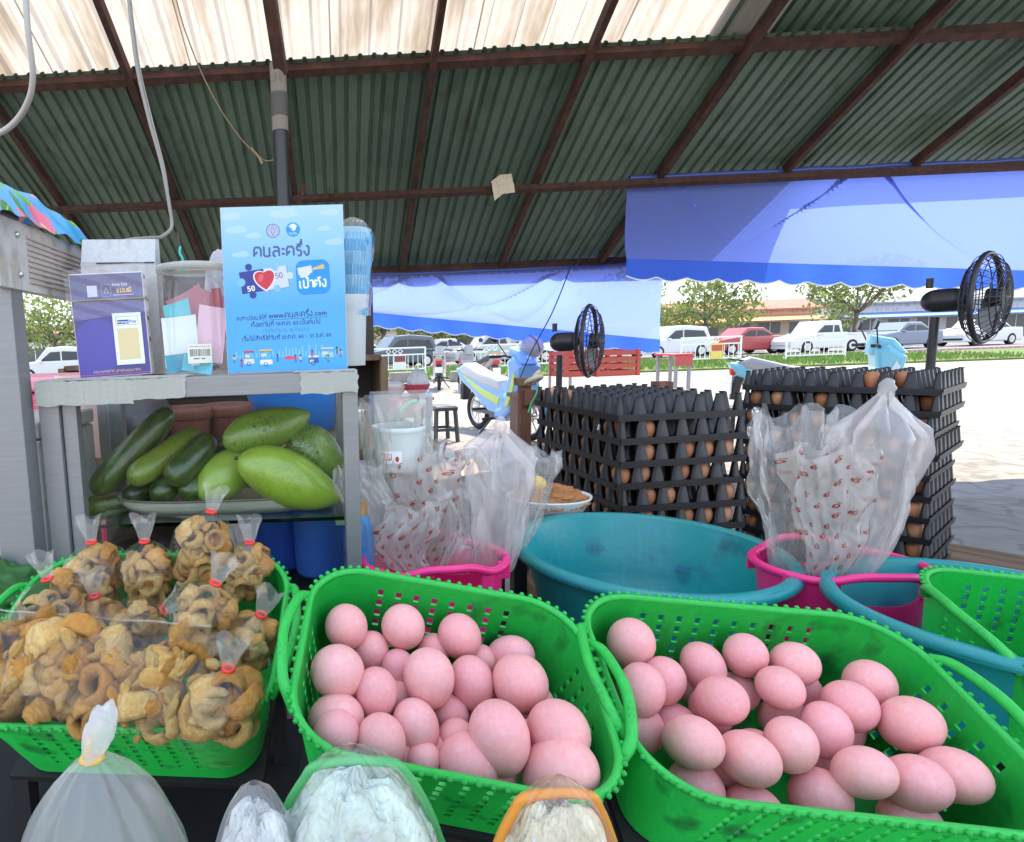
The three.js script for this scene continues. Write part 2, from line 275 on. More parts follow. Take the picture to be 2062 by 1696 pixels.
// ---------- far side of the road ----------
const matte = (r, g, b, s = 0.5) => std([r, g, b], 0.85, { map: rep(tGrime, s) });
function shop(px0, px1, z, h, wallC, roofC, label, canopyC) {
  const a = at(px0, 700, z), b = at(px1, 700, z), w = b.x - a.x, t = thing('shop_building', label, 'building', [(a.x + b.x) / 2, 0, -z - 2], 0);
  part(t, 'wall', uvm(box(w, h, 4, 0, h / 2, 0)), matte(...wallC));
  const rf = part(t, 'roof', extrude([[-2.6, 0], [2.6, 0], [2.6, 0.15], [0, 1.1], [-2.6, 0.15]], w + 0.6, 0), matte(...roofC), [0, h, 0], [0, Math.PI / 2, 0]);
  const n = Math.max(2, Math.round(w / 3));
  for (let i = 0; i < n; i++) {
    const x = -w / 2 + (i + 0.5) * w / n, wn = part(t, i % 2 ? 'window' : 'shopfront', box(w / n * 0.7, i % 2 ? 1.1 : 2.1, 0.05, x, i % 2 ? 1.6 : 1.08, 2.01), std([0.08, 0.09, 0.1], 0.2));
    part(wn, 'frame', join(box(w / n * 0.74, 0.08, 0.1, x, i % 2 ? 2.18 : 2.16, 2.02), box(0.07, i % 2 ? 1.1 : 2.1, 0.1, x, i % 2 ? 1.6 : 1.08, 2.03)), M.white);
  }
  if (canopyC) part(t, 'canopy', moved(box(w * 0.96, 0.06, 2.4), 0, 2.5, 3.1, 0.22), std(canopyC, 0.7));
  return t;
}
shop(700, 880, 58, 3.0, [0.6, 0.52, 0.42], [0.3, 0.22, 0.18], 'low beige shop building behind the roadside trees');
shop(884, 1015, 52, 2.7, [0.35, 0.33, 0.32], [0.5, 0.1, 0.08], 'grey shop under a long red canopy beyond the pickup', [0.7, 0.1, 0.08]);
shop(1030, 1290, 60, 3.4, [0.62, 0.6, 0.58], [0.3, 0.3, 0.32], 'pale shop building behind the white cars', [0.15, 0.25, 0.45]);
shop(1330, 1640, 56, 3.2, [0.62, 0.55, 0.45], [0.4, 0.16, 0.12], 'cream shop building with an orange canopy', [0.7, 0.3, 0.1]);
shop(1660, 2300, 60, 3.6, [0.6, 0.6, 0.6], [0.28, 0.3, 0.32], 'wide whitewashed shop building with a blue canopy', [0.12, 0.22, 0.5]);
shop(-200, 640, 60, 3.4, [0.62, 0.6, 0.56], [0.35, 0.2, 0.16], 'long whitewashed building with a rust coloured roof');
function tree(px, z, h, r, label, seedN) {
  const p = at(px, 700, z), t = thing('roadside_tree', label, 'tree', [p.x, 0, p.z], rnd(0, 6), 'trees beside the car park');
  const limbs = [tube([[0, 0, 0], [0.05, h * 0.25, 0.04], [-0.05, h * 0.5, 0]], 0.14, 8, 7)], tips = [];
  for (let i = 0; i < 9; i++) { const a = i * 0.75 + rnd(0, 0.5), q = V(Math.cos(a) * r * rnd(0.5, 0.8), h * rnd(0.42, 0.95), Math.sin(a) * r * rnd(0.5, 0.8)); limbs.push(tube([V(-0.03, h * 0.42, 0), V(q.x * 0.4, h * 0.55 + 0.1, q.z * 0.4), q], 0.06, 7, 5)); tips.push(q); }
  part(t, 'trunk', join(limbs), std([0.2, 0.15, 0.11], 0.9, { map: rep(tMottle, 2) }));
  const pos = [], nor = [], col = [];
  for (let i = 0; i < 5200; i++) {
    const c = tips[i % tips.length], d = V(rnd(-1, 1), rnd(-1, 1), rnd(-1, 1)); if (d.length() > 1) continue;
    const q = c.clone().add(V(d.x * r * 0.55, d.y * r * 0.42, d.z * r * 0.55)), s = rnd(0.1, 0.22), e1 = V(rnd(-1, 1), rnd(-1, 1), rnd(-1, 1)).normalize(), e2 = V(rnd(-1, 1), rnd(-1, 1), rnd(-1, 1)).cross(e1).normalize(), nn = e1.clone().cross(e2), k = rnd(0.7, 1.3);
    for (const [a, b] of [[-1, 0], [0, -0.5], [1, 0], [-1, 0], [1, 0], [0, 0.5]]) { const v = q.clone().addScaledVector(e1, a * s).addScaledVector(e2, b * s); pos.push(v.x, v.y, v.z); nor.push(nn.x, nn.y, nn.z); col.push(0.19 * k, 0.24 * k, 0.06); }
  }
  const g = new THREE.BufferGeometry(); g.setAttribute('position', new THREE.Float32BufferAttribute(pos, 3)); g.setAttribute('normal', new THREE.Float32BufferAttribute(nor, 3)); g.setAttribute('color', new THREE.Float32BufferAttribute(col, 3));
  part(t, 'crown', g, film([1, 1, 1], 1, 0.4, { vertexColors: true }));
}
tree(772, 40, 4.6, 2.6, 'spreading leafy tree behind the dark parked car');
tree(856, 44, 4.6, 2.4, 'small leafy tree between the dark car and the red canopy');
tree(915, 48, 5, 2.2, 'slender tree standing before the red canopy');
tree(1240, 46, 5.5, 3, 'leafy tree behind the white hatchback');
tree(1420, 42, 5, 2.8, 'full crowned tree beside the cream shop');
tree(1720, 44, 5.5, 3, 'broad tree before the whitewashed shop');
tree(560, 44, 5, 2.8, 'tree beside the long whitewashed building');
tree(110, 40, 5, 3, 'tree at the end of the long whitewashed building');

// ---------- parked cars ----------
const glassDark = phys([0.03, 0.04, 0.05], 0.06), tyreM = M.rubber, rimM = M.steel;
function car(kind, color, px, z, turn, label) {
  const p = at(px, 730, z), t = thing('parked_car', label, 'car', [p.x, 0.011, p.z], turn, 'cars parked beyond the verge'), paint = phys(color, 0.3, { clearcoat: 0.8, clearcoatRoughness: 0.08 });
  const L = 2.2, wx = [-1.38, 1.36], hi = kind === 'sedan' ? 1.42 : 1.66, arch = (cx) => { const a = []; for (let i = 0; i <= 8; i++) { const q = Math.PI - Math.PI * i / 8; a.push([cx + 0.38 * Math.cos(q), 0.3 + 0.38 * Math.sin(q)]); } return a; };
  const low = [[-L, 0.32], [-L, 0.62], [-L + 0.12, 0.8], [-1.1, 0.93], [0.9, 0.95], [L - 0.06, 0.92], [L, 0.55], [L - 0.02, 0.32]], bottom = [...arch(wx[1]).reverse(), ...arch(wx[0]).reverse()];
  part(t, 'body', extrude([...low, ...bottom.map(([x, y]) => [x, Math.max(0.24, y)])], 1.76, 0.08), paint);
  const cab = { sedan: [[-0.95, 0.9], [-0.25, hi], [0.75, hi - 0.02], [1.6, 0.92]], suv: [[-1.05, 0.9], [-0.4, hi - 0.05], [0.4, hi], [1.75, hi - 0.12], [2.05, 0.92]], pickup: [[-0.95, 0.9], [-0.35, hi - 0.03], [0.65, hi - 0.05], [0.85, 0.92]] }[kind];
  part(t, 'cabin', extrude(cab, 1.52, 0.1), paint);
  const c = [cab.reduce((s, q) => s + q[0], 0) / cab.length, 1.2], inset = cab.map(([x, y]) => [c[0] + (x - c[0]) * 0.86, c[1] + (y - c[1]) * 0.66]);
  for (const s of [-1, 1]) { const w = part(t, 'side_window', extrude(inset, 0.02, 0), glassDark, [0, 0, s * 0.756]); part(w, 'pillar', box(0.07, hi - 1.0, 0.02, 0.25, (hi + 0.92) / 2, 0.006 * s), paint); }
  const gl = (a, b) => { const g = bar(V(a[0], a[1], 0), V(b[0], b[1], 0), 1.3, 0.012); return g; };
  part(t, 'windscreen', gl([cab[0][0] + 0.02, cab[0][1] + 0.1], [cab[1][0] - 0.1, cab[1][1] - 0.05]), glassDark); const e = cab.length - 1;
  part(t, 'rear_window', gl([cab[e][0] + 0.0, cab[e][1] + 0.12], [cab[e - 1][0] + 0.12, cab[e - 1][1] - 0.06]), glassDark);
  if (kind === 'pickup') part(t, 'cargo_bed', join(box(1.3, 0.12, 0.08, 1.5, 0.98, 0.84), box(1.3, 0.12, 0.08, 1.5, 0.98, -0.84), box(0.06, 0.12, 1.68, 2.15, 0.98, 0)), paint);
  for (const x of wx) for (const s of [-1, 1]) { const w = part(t, 'wheel', new THREE.CylinderGeometry(0.33, 0.33, 0.2, 22).rotateX(Math.PI / 2), tyreM, [x, 0.33, s * 0.78]); part(w, 'rim', join(cyl(0.21, 0.21, 0.02, 18), cyl(0.06, 0.06, 0.05, 10)).rotateX(Math.PI / 2), rimM, [0, 0, s * 0.1]); }
  for (const s of [-1, 1]) { part(t, 'headlight', box(0.1, 0.15, 0.4, -L - 0.005, 0.7, s * 0.6, 0.03), std([0.8, 0.8, 0.8], 0.1)); part(t, 'tail_light', box(0.08, 0.26, 0.2, L - 0.01, 0.8, s * 0.74, 0.03), phys([0.5, 0.02, 0.02], 0.2)); part(t, 'mirror', box(0.12, 0.12, 0.2, -0.75, 1.0, s * 0.9, 0.03), paint); }
  part(t, 'bumper', join(box(0.12, 0.2, 1.6, -L - 0.02, 0.4, 0, 0.04), box(0.12, 0.2, 1.6, L + 0.02, 0.42, 0, 0.04)), M.black);
  return t;
}
car('suv', [0.05, 0.07, 0.1], 800, 33, 0.35, 'dark blue-grey sport utility car behind the white barrier');
car('pickup', [0.42, 0.42, 0.43], 985, 33.5, 0.12, 'silver pickup truck parked between the dark car and the white hatchback');
car('sedan', [0.5, 0.52, 0.55], 888, 41, 0.1, 'silver-grey sedan behind the gap between dark car and pickup');
car('sedan', [0.7, 0.7, 0.7], 1125, 34, 0.2, 'white sedan parked behind the blue scooter');
car('suv', [0.66, 0.66, 0.66], 1080, 43, 0.1, 'white tall car in the row behind the pickup');
car('sedan', [0.6, 0.6, 0.6], 715, 37, 0.25, 'pale sedan half hidden behind the cup bag');
car('suv', [0.6, 0.6, 0.62], 1345, 34, 0.2, 'white tall car beside the egg tray stack');
car('sedan', [0.35, 0.03, 0.03], 1490, 35, 0.15, 'dark red sedan beside the cream shop');
car('pickup', [0.64, 0.64, 0.64], 1640, 34, 0.1, 'white pickup truck under the nearer tarpaulin');
car('sedan', [0.12, 0.16, 0.24], 1800, 35, 0.2, 'navy sedan near the whitewashed shop');
car('sedan', [0.6, 0.6, 0.6], 1960, 36, 0.2, 'silver sedan behind the second fan');
car('suv', [0.6, 0.6, 0.6], 120, 32, 0.2, 'white tall car seen between cabinet post and purple box');

// ---------- white barriers and concrete blocks on the verge ----------
function barrier(px, z, w, label, banner) {
  const p = at(px, 750, z), t = thing('crowd_barrier', label, 'barrier', [p.x, 0.06, p.z], 0.06, 'white barriers on the verge'), fr = [];
  for (const x of [-w / 2, w / 2]) fr.push(cyl(0.035, 0.035, 1.05, 8, x, 0.53, 0), box(0.06, 0.03, 0.5, x, 0.02, 0));
  fr.push(box(w, 0.06, 0.06, 0, 1.05, 0), box(w, 0.05, 0.05, 0, 0.78, 0), box(w, 0.05, 0.05, 0, 0.2, 0));
  part(t, 'frame', join(fr), M.white);
  for (let x = -w / 2 + 0.2; x < w / 2 - 0.05; x += 0.2) part(t, 'upright', cyl(0.014, 0.014, 0.58, 6, x, 0.49, 0), M.white);
  for (let i = -1; i <= 1; i++) part(t, 'diamond', moved(new THREE.TorusGeometry(0.09, 0.02, 5, 4), i * 0.24, 0.915, 0), M.white);
  if (banner) { const b = part(t, 'banner', box(0.5, 0.62, 0.012, 0.2, 0.5, 0.05), std(banner[0], 0.7)); part(b, 'banner_print', box(0.44, 0.24, 0.004, 0.2, 0.62, 0.059), std(banner[1], 0.7)); }
}
barrier(795, 24, 2.5, 'white barrier carrying a dark red and white banner', [[0.75, 0.74, 0.72], [0.25, 0.06, 0.07]]);
barrier(985, 24, 2.3, 'white barrier carrying a green and orange banner', [[0.2, 0.5, 0.35], [0.75, 0.35, 0.2]]);
barrier(1110, 25, 2.4, 'white barrier behind the blue scooter');
barrier(1430, 24, 2.5, 'white barrier with a yellow banner beyond the tray stack', [[0.8, 0.6, 0.15], [0.5, 0.1, 0.1]]);
barrier(1640, 24, 2.5, 'white barrier under the nearer tarpaulin');
for (const [px, py, l] of [[936, 768, 'white concrete block beside the rear scooters'], [812, 770, 'white concrete block under the banner barrier'], [1520, 772, 'white concrete block beyond the tray stack']]) { const p = onY(px, py, 0); single('concrete_block', l, 'block', uvm(box(0.9, 0.34, 0.4, 0, 0.17, 0, 0.03)), M.concrete, [p.x, 0, p.z], 'concrete blocks along the verge'); }

// ---------- scooters ----------
function scooter(label, pos, heading, c1, c2, seatC, extra) {
  const t = thing('scooter', label, 'scooter', pos, heading), b1 = phys(c1, 0.28, { clearcoat: 0.6 }), b2 = phys(c2, 0.3, { clearcoat: 0.6 });
  for (const [x, n] of [[0.64, 'front_wheel'], [-0.58, 'rear_wheel']]) {
    const w = part(t, n, new THREE.TorusGeometry(0.245, 0.042, 10, 36), M.rubber, [x, 0.287, 0]);
    const sp = []; for (let i = 0; i < 10; i++) sp.push(moved(box(0.012, 0.2, 0.012, 0, 0.1, 0), 0, 0, 0, 0, 0, i * Math.PI / 5));
    part(w, 'rim', join(new THREE.TorusGeometry(0.205, 0.016, 6, 30), new THREE.CylinderGeometry(0.05, 0.05, 0.1, 12).rotateX(Math.PI / 2), sp), M.steel);
  }
  part(t, 'front_fender', extrude([[0.3, 0.38], [0.42, 0.52], [0.6, 0.6], [0.8, 0.56], [0.95, 0.42], [0.94, 0.38], [0.78, 0.5], [0.6, 0.54], [0.45, 0.47], [0.34, 0.34]], 0.13, 0.02), b1);
  for (const s of [-1, 1]) part(t, 'fork', bar(V(0.64, 0.29, s * 0.075), V(0.46, 0.86, s * 0.06), 0.035), M.steel);
  part(t, 'leg_shield', extrude([[0.46, 1.0], [0.58, 0.9], [0.54, 0.66], [0.42, 0.4], [0.24, 0.27], [0.1, 0.27], [0.12, 0.33], [0.24, 0.36], [0.36, 0.55], [0.42, 0.8], [0.4, 0.97]], 0.34, 0.05), b1);
  part(t, 'shield_trim', extrude([[0.53, 0.86], [0.56, 0.8], [0.5, 0.6], [0.4, 0.42], [0.34, 0.42], [0.46, 0.66]], 0.37, 0.01), b2);
  part(t, 'body_panel', extrude([[0.12, 0.3], [0.2, 0.36], [0.2, 0.5], [0.08, 0.62], [-0.3, 0.7], [-0.8, 0.84], [-0.98, 0.84], [-0.9, 0.74], [-0.55, 0.58], [-0.3, 0.42], [-0.08, 0.32]], 0.25, 0.05), b1);
  part(t, 'side_stripe', extrude([[0.1, 0.42], [0.14, 0.5], [-0.3, 0.6], [-0.85, 0.8], [-0.5, 0.62], [-0.2, 0.5]], 0.27, 0.01), b2);
  part(t, 'seat', extrude([[0.12, 0.62], [0.1, 0.7], [-0.1, 0.74], [-0.4, 0.78], [-0.8, 0.9], [-0.88, 0.87], [-0.84, 0.82], [-0.3, 0.7]], 0.27, 0.045), std(seatC, 0.6));
  part(t, 'grab_rail', tube([[-0.7, 0.86, 0.1], [-1.0, 0.92, 0.09], [-1.03, 0.92, 0], [-1.0, 0.92, -0.09], [-0.7, 0.86, -0.1]], 0.014, 20, 6), M.black);
  part(t, 'engine', join(box(0.3, 0.18, 0.18, 0.0, 0.28, 0, 0.04), new THREE.CylinderGeometry(0.075, 0.08, 0.24, 16).rotateX(Math.PI / 2).translate(-0.05, 0.28, 0), box(0.5, 0.05, 0.05, -0.33, 0.29, 0.09)), std([0.12, 0.12, 0.13], 0.4, { metalness: 0.6 }));
  part(t, 'exhaust', join(tube([[0.05, 0.24, -0.1], [-0.1, 0.18, -0.14], [-0.35, 0.24, -0.15], [-0.9, 0.36, -0.15]], 0.028, 20, 8), moved(cyl(0.05, 0.045, 0.5, 14), -0.68, 0.32, -0.15, 0, 0, 1.38)), M.steel);
  part(t, 'footrest', join(bar(V(-0.02, 0.22, -0.28), V(-0.02, 0.22, 0.28), 0.03), bar(V(-0.35, 0.32, -0.24), V(-0.35, 0.32, 0.24), 0.03)), M.black);
  part(t, 'side_stand', bar(V(-0.05, 0.22, 0.12), V(-0.1, 0.01, 0.28), 0.022), M.black);
  const hb = part(t, 'handlebar', tube([[0.28, 1.05, 0.34], [0.36, 1.06, 0.18], [0.42, 1.0, 0.05], [0.42, 1.0, -0.05], [0.36, 1.06, -0.18], [0.28, 1.05, -0.34]], 0.016, 24, 7), M.black);
  for (const s of [-1, 1]) part(hb, 'grip', bar(V(0.33, 1.056, s * 0.22), V(0.27, 1.05, s * 0.36), 0.036), M.rubber);
  part(t, 'headlight_cowl', extrude([[0.36, 1.12], [0.5, 1.08], [0.58, 0.98], [0.46, 0.93], [0.36, 0.98]], 0.24, 0.05), b1);
  part(t, 'headlight', moved(new THREE.SphereGeometry(0.085, 14, 10), 0.53, 0.99, 0), std([0.75, 0.77, 0.8], 0.1));
  for (const s of [-1, 1]) { const m = part(t, 'mirror', moved(cyl(0.06, 0.055, 0.025, 18), 0.3, 1.29, s * 0.3, 0, 0, 1.35), M.black); part(m, 'stalk', bar(V(0.36, 1.07, s * 0.17), V(0.31, 1.26, s * 0.29), 0.012), M.black); }
  part(t, 'tail_light', box(0.06, 0.1, 0.16, -0.98, 0.76, 0, 0.02), phys([0.55, 0.02, 0.02], 0.2));
  part(t, 'rear_fender', extrude([[-0.85, 0.72], [-0.95, 0.68], [-0.98, 0.42], [-0.93, 0.42], [-0.9, 0.62]], 0.14, 0.02), M.black);
  part(t, 'number_plate', box(0.012, 0.15, 0.2, -1.0, 0.56, 0), std([0.75, 0.75, 0.73], 0.5));
  if (extra) { const h = part(t, 'helmet', new THREE.SphereGeometry(0.15, 22, 14, 0, 6.3, 0, 1.9), phys([0.35, 0.36, 0.38], 0.3, { side: THREE.DoubleSide }), [0.5, 1.16, -0.1], [0.3, 0, -0.7]); part(h, 'helmet_stripe', moved(new THREE.TorusGeometry(0.15, 0.012, 6, 24, 2.6), 0, 0, 0, 0, 0, 0.3), std([0.2, 0.1, 0.22], 0.4)); }
  return t;
}
{
  const a = onY(1010, 874, 0);
  scooter('light blue and white scooter with a grey helmet on its handlebar', [a.x, 0, a.z], -1.3, [0.2, 0.42, 0.7], [0.5, 0.62, 0.12], [0.5, 0.5, 0.5], true);
  let b = onY(885, 783, 0); scooter('grey scooter seen from behind with a red tail light and white plate', [b.x, 0, b.z], 1.35, [0.4, 0.4, 0.42], [0.5, 0.06, 0.06], [0.05, 0.05, 0.05]);
  b = onY(958, 790, 0); scooter('dark grey scooter parked behind the light blue scooter', [b.x, 0, b.z], 1.8, [0.3, 0.3, 0.32], [0.5, 0.08, 0.06], [0.05, 0.05, 0.05]);
  b = onY(1665, 872, 0); scooter('turquoise scooter parked under the nearer tarpaulin', [b.x, 0, b.z], -0.5, [0.15, 0.45, 0.55], [0.6, 0.6, 0.6], [0.3, 0.3, 0.3]);
}
// ---------- stool, red table with bowls, red stall tables ----------
function stool(pos, turn, label, s = 1) {
  const t = thing('plastic_stool', label, 'stool', pos, turn), m = std([0.045, 0.055, 0.055], 0.4); t.scale.setScalar(s);
  part(t, 'seat', join(box(0.29, 0.03, 0.29, 0, 0.45, 0, 0.012), box(0.31, 0.05, 0.31, 0, 0.425, 0, 0.01)), m);
  for (const x of [-1, 1]) for (const z of [-1, 1]) part(t, 'leg', bar(V(x * 0.125, 0.42, z * 0.125), V(x * 0.15, 0, z * 0.15), 0.042), m);
  for (const z of [-1, 1]) { part(t, 'stretcher', box(0.27, 0.035, 0.025, 0, 0.16, z * 0.142), m); part(t, 'stretcher', box(0.025, 0.035, 0.27, z * 0.142, 0.16, 0), m); }
}
{ const p = onY(890, 888, 0); stool([p.x, 0, p.z], 0.2, 'dark plastic stool standing on the sunlit floor beyond the bags'); const q = onY(1480, 905, 0); stool([q.x, 0, q.z], 0.35, 'dark plastic stool between the tray stack and the turquoise scooter'); }
function redTable(px0, px1, py, h, label, z) {
  const a = onY(px0, py, h), b = onY(px1, py, h), t = thing('red_table', label, 'table', [(a.x + b.x) / 2, 0, (a.z + b.z) / 2]), w = b.x - a.x;
  part(t, 'tabletop', uvm(box(w, 0.03, 0.6, 0, h - 0.015, 0, 0.01)), M.red);
  for (const x of [-1, 1]) for (const s of [-1, 1]) part(t, 'leg', box(0.04, h - 0.03, 0.04, x * (w / 2 - 0.05), (h - 0.03) / 2, s * 0.25), std([0.25, 0.25, 0.25], 0.5));
  part(t, 'apron', box(w - 0.04, 0.16, 0.02, 0, h - 0.11, 0.28), std([0.45, 0.08, 0.07], 0.7));
  return t;
}
redTable(728, 868, 797, 0.75, 'red table holding bowls and a steel pot in front of the scooters');
const bowl = (r, h, c, pos, label) => single('bowl', label, 'bowl', lathe([[0, 0.004], [r * 0.5, 0], [r * 0.85, h * 0.5], [r, h], [r * 1.03, h], [r * 0.9, h * 0.55], [r * 0.5, 0.012], [0, 0.012]]), phys(c, 0.35, { side: THREE.DoubleSide }), pos);
{
  const z = onY(800, 797, 0.75).z, X = (px) => at(px, 780, -z).x;
  bowl(0.12, 0.1, [0.72, 0.66, 0.62], [X(795), 0.752, z], 'white bowl on the red table');
  single('food_heap', 'pale noodles heaped above the white bowl rim', 'food', warp(new THREE.SphereGeometry(0.1, 24, 14), (v) => { v.y *= 0.45; v.multiplyScalar(1 + 0.3 * fbm(v.x * 30, v.y * 30, v.z * 30)); }), std([0.75, 0.7, 0.62], 0.7), [X(795), 0.85, z]);
  bowl(0.13, 0.11, [0.5, 0.07, 0.1], [X(838), 0.752, z + 0.03], 'dark pink bowl on the red table holding a white bag');
  single('knotted_bag', 'white knotted carrier bag standing in the dark pink bowl', 'bag', warp(new THREE.SphereGeometry(0.1, 30, 20), (v) => { const a = Math.atan2(v.z, v.x); if (v.y > 0.05) { const k = 1 - (v.y - 0.05) / 0.07; v.x *= Math.max(0.15, k); v.z *= Math.max(0.15, k); v.y += 0.03; } v.multiplyScalar(1 + 0.08 * Math.sin(a * 9) + 0.2 * fbm(v.x * 20, v.y * 20, v.z * 20)); }), film([0.8, 0.8, 0.8], 0.8, 0.4), [X(840), 0.88, z + 0.03]);
  const pt = thing('cooking_pot', 'steel cooking pot beside the white bowl on the red table', 'pot', [X(745), 0.751, z - 0.02]);
  part(pt, 'body', lathe([[0, 0], [0.13, 0], [0.135, 0.02], [0.135, 0.22], [0.142, 0.225], [0.128, 0.225], [0.128, 0.02], [0, 0.02]]), M.steel); part(pt, 'lid', lathe([[0.14, 0.228], [0.12, 0.245], [0.02, 0.262], [0.015, 0.29], [0, 0.292]]), M.steel);
  for (const s of [-1, 1]) part(pt, 'handle', moved(new THREE.TorusGeometry(0.035, 0.008, 6, 14, 3.14), s * 0.135, 0.17, 0, -Math.PI / 2, 0, 0), M.black);
}
redTable(1098, 1160, 716, 0.95, 'red cloth stall table behind the fan');
redTable(1300, 1420, 712, 0.95, 'red stall table behind the tray stack');
redTable(1560, 1660, 770, 0.75, 'low red table beside the turquoise scooter');
{
  const crate = (px, py, z, label) => { const p = at(px, py, z), t = thing('plastic_crate', label, 'crate', [p.x, p.y, p.z], 0.1, 'red crates beyond the fan'), m = std([0.62, 0.1, 0.06], 0.5), h = 0.3; part(t, 'floor', box(0.5, 0.02, 0.36, 0, 0.01, 0), m); for (const s of [-1, 1]) for (let i = 0; i < 4; i++) { part(t, 'slat', box(0.5, 0.05, 0.015, 0, 0.04 + i * 0.075, s * 0.18), m); part(t, 'slat', box(0.015, 0.05, 0.36, s * 0.25, 0.04 + i * 0.075, 0), m); } part(t, 'corner_posts', join([-1, 1].flatMap((a) => [-1, 1].map((b) => box(0.04, h, 0.04, a * 0.245, h / 2, b * 0.175)))), m); };
  const fl = (px, z, lab) => { const p = at(px, 740, z); single('stall_bench', lab, 'bench', join(box(1.9, 0.05, 0.6, 0, 0.6, 0), box(0.05, 0.6, 0.5, -0.9, 0.3, 0), box(0.05, 0.6, 0.5, 0.9, 0.3, 0)), M.ply, [p.x, 0, p.z]); };
  fl(1200, 7, 'plywood bench holding the red crates behind the fan'); crate(1165, 757, 7, 'red slatted crate on the bench behind the fan hub'); crate(1225, 756, 7, 'red slatted crate on the bench beside the fan rim');
}
// ---------- fans ----------
function fan(px, py, z, turn, label) {
  const c = at(px, py, z), t = thing('pedestal_fan', label, 'fan', [c.x, 0, c.z], turn), m = std([0.02, 0.02, 0.024], 0.4), y = c.y, R = 0.21, cage = [];
  for (const s of [-1, 1]) { for (let i = 1; i <= 5; i++) { const r = R * i / 5.2; cage.push(moved(new THREE.TorusGeometry(r, 0.0022, 4, 40), 0, y, s * 0.075 * Math.sqrt(1 - (r / R) ** 2 * 0.95))); } for (let k = 0; k < 36; k++) { const a = k / 36 * 2 * Math.PI, pts = []; for (let i = 0; i <= 5; i++) { const r = R * i / 5; pts.push([Math.cos(a) * r, y + Math.sin(a) * r, s * 0.075 * Math.sqrt(Math.max(0, 1 - (r / R) ** 2))]); } cage.push(tube(pts, 0.0018, 7, 4)); } }
  part(t, 'cage', join(cage), m);
  part(t, 'cage_ring', moved(new THREE.TorusGeometry(R, 0.012, 8, 48), 0, y, 0), m);
  for (let k = 0; k < 3; k++) { const g = new THREE.PlaneGeometry(0.15, 0.12, 8, 8); warp(g, (v) => { v.x += 0.1; v.z = 0.25 * v.y + 0.02; v.y *= 0.6 + 3 * v.x; }); moved(g, 0, 0, 0, 0, 0, k * 2.094); part(t, 'blade', moved(g, 0, y, 0), std([0.05, 0.05, 0.055], 0.35, { side: THREE.DoubleSide })); }
  part(t, 'hub', moved(new THREE.CylinderGeometry(0.04, 0.045, 0.05, 20).rotateX(Math.PI / 2), 0, y, 0.03), m);
  part(t, 'motor', moved(new THREE.CapsuleGeometry(0.058, 0.06, 8, 18).rotateX(Math.PI / 2), 0, y, -0.14), m);
  part(t, 'knob', cyl(0.015, 0.015, 0.05, 10, 0, y + 0.09, -0.2), m);
  part(t, 'stand', join(cyl(0.018, 0.022, y - 0.08, 14, 0, (y - 0.08) / 2, -0.17)), m); part(t, 'base', lathe([[0, 0.05], [0.05, 0.045], [0.2, 0.02], [0.21, 0], [0, 0]]).translate(0, 0, -0.17), m);
}
fan(1187, 687, 3.6, 0.95, 'black pedestal fan standing behind the first egg tray stack');
fan(1985, 600, 2.9, 0.5, 'black pedestal fan standing behind the second egg tray stack');

// ---------- the counter and what stands behind it ----------
{
  const t = thing('market_counter', 'long counter table under a dark cloth', 'table', [0.8, 0, -0.79]);
  part(t, 'tabletop', uvm(box(3.4, 0.03, 1.2, 0, TB - 0.016, 0)), M.dark);
  part(t, 'cloth_skirt', uvm(box(3.4, 0.5, 0.01, 0, TB - 0.27, 0.606)), M.dark);
  for (const x of [-1.6, 1.6]) for (const z of [-0.5, 0.5]) part(t, 'leg', box(0.05, TB - 0.032, 0.05, x, (TB - 0.032) / 2, z), M.steel);
  const b = thing('back_table', 'plywood table behind the glass case holding pots and tubs', 'table', [-0.42, 0, -2.0]);
  part(b, 'tabletop', uvm(box(1.5, 0.03, 0.9, 0, 0.965, 0)), M.ply); for (const x of [-0.7, 0.7]) for (const z of [-0.4, 0.4]) part(b, 'leg', box(0.06, 0.95, 0.06, x, 0.475, z), M.wood);
}
const YB = 0.981;
const potAt = (px, py, z, r, h, label) => { const p = at(px, py, z); const t = thing('clay_pot', label, 'pot', [p.x, YB, p.z], 0, 'clay pots behind the glass case'); part(t, 'body', lathe([[0, 0], [r * 0.7, 0], [r * 0.88, h * 0.7], [r * 0.84, h * 0.7], [r * 0.66, 0.01], [0, 0.01]]), M.terracotta); part(t, 'rim', lathe([[r * 0.88, h * 0.66], [r * 1.02, h * 0.72], [r * 1.04, h * 0.9], [r, h], [r * 0.9, h * 0.97], [r * 0.84, h * 0.7]]), M.terracotta); };
potAt(383, 850, 1.75, 0.072, 0.11, 'brown clay pot seen between the upright cucumber and the second pot');
potAt(458, 850, 1.8, 0.075, 0.11, 'brown clay pot seen behind the topmost mango');
const tubAt = (p, r, h, mat, label, cat = 'tub') => { const t = thing('plastic_tub', label, cat, p); part(t, 'body', lathe([[0, 0], [r * 0.75, 0], [r * 0.98, h], [r * 0.955, h], [r * 0.73, 0.008], [0, 0.008]], 48), mat); part(t, 'rim', moved(new THREE.TorusGeometry(r * 1.0, r * 0.03, 8, 60).rotateX(Math.PI / 2), 0, h, 0), mat); return t; };
{ let p = at(595, 830, 1.98); tubAt([p.x, YB, p.z], 0.17, 0.15, M.blue, 'blue plastic tub behind the glass case'); p = at(158, 850, 1.55); }
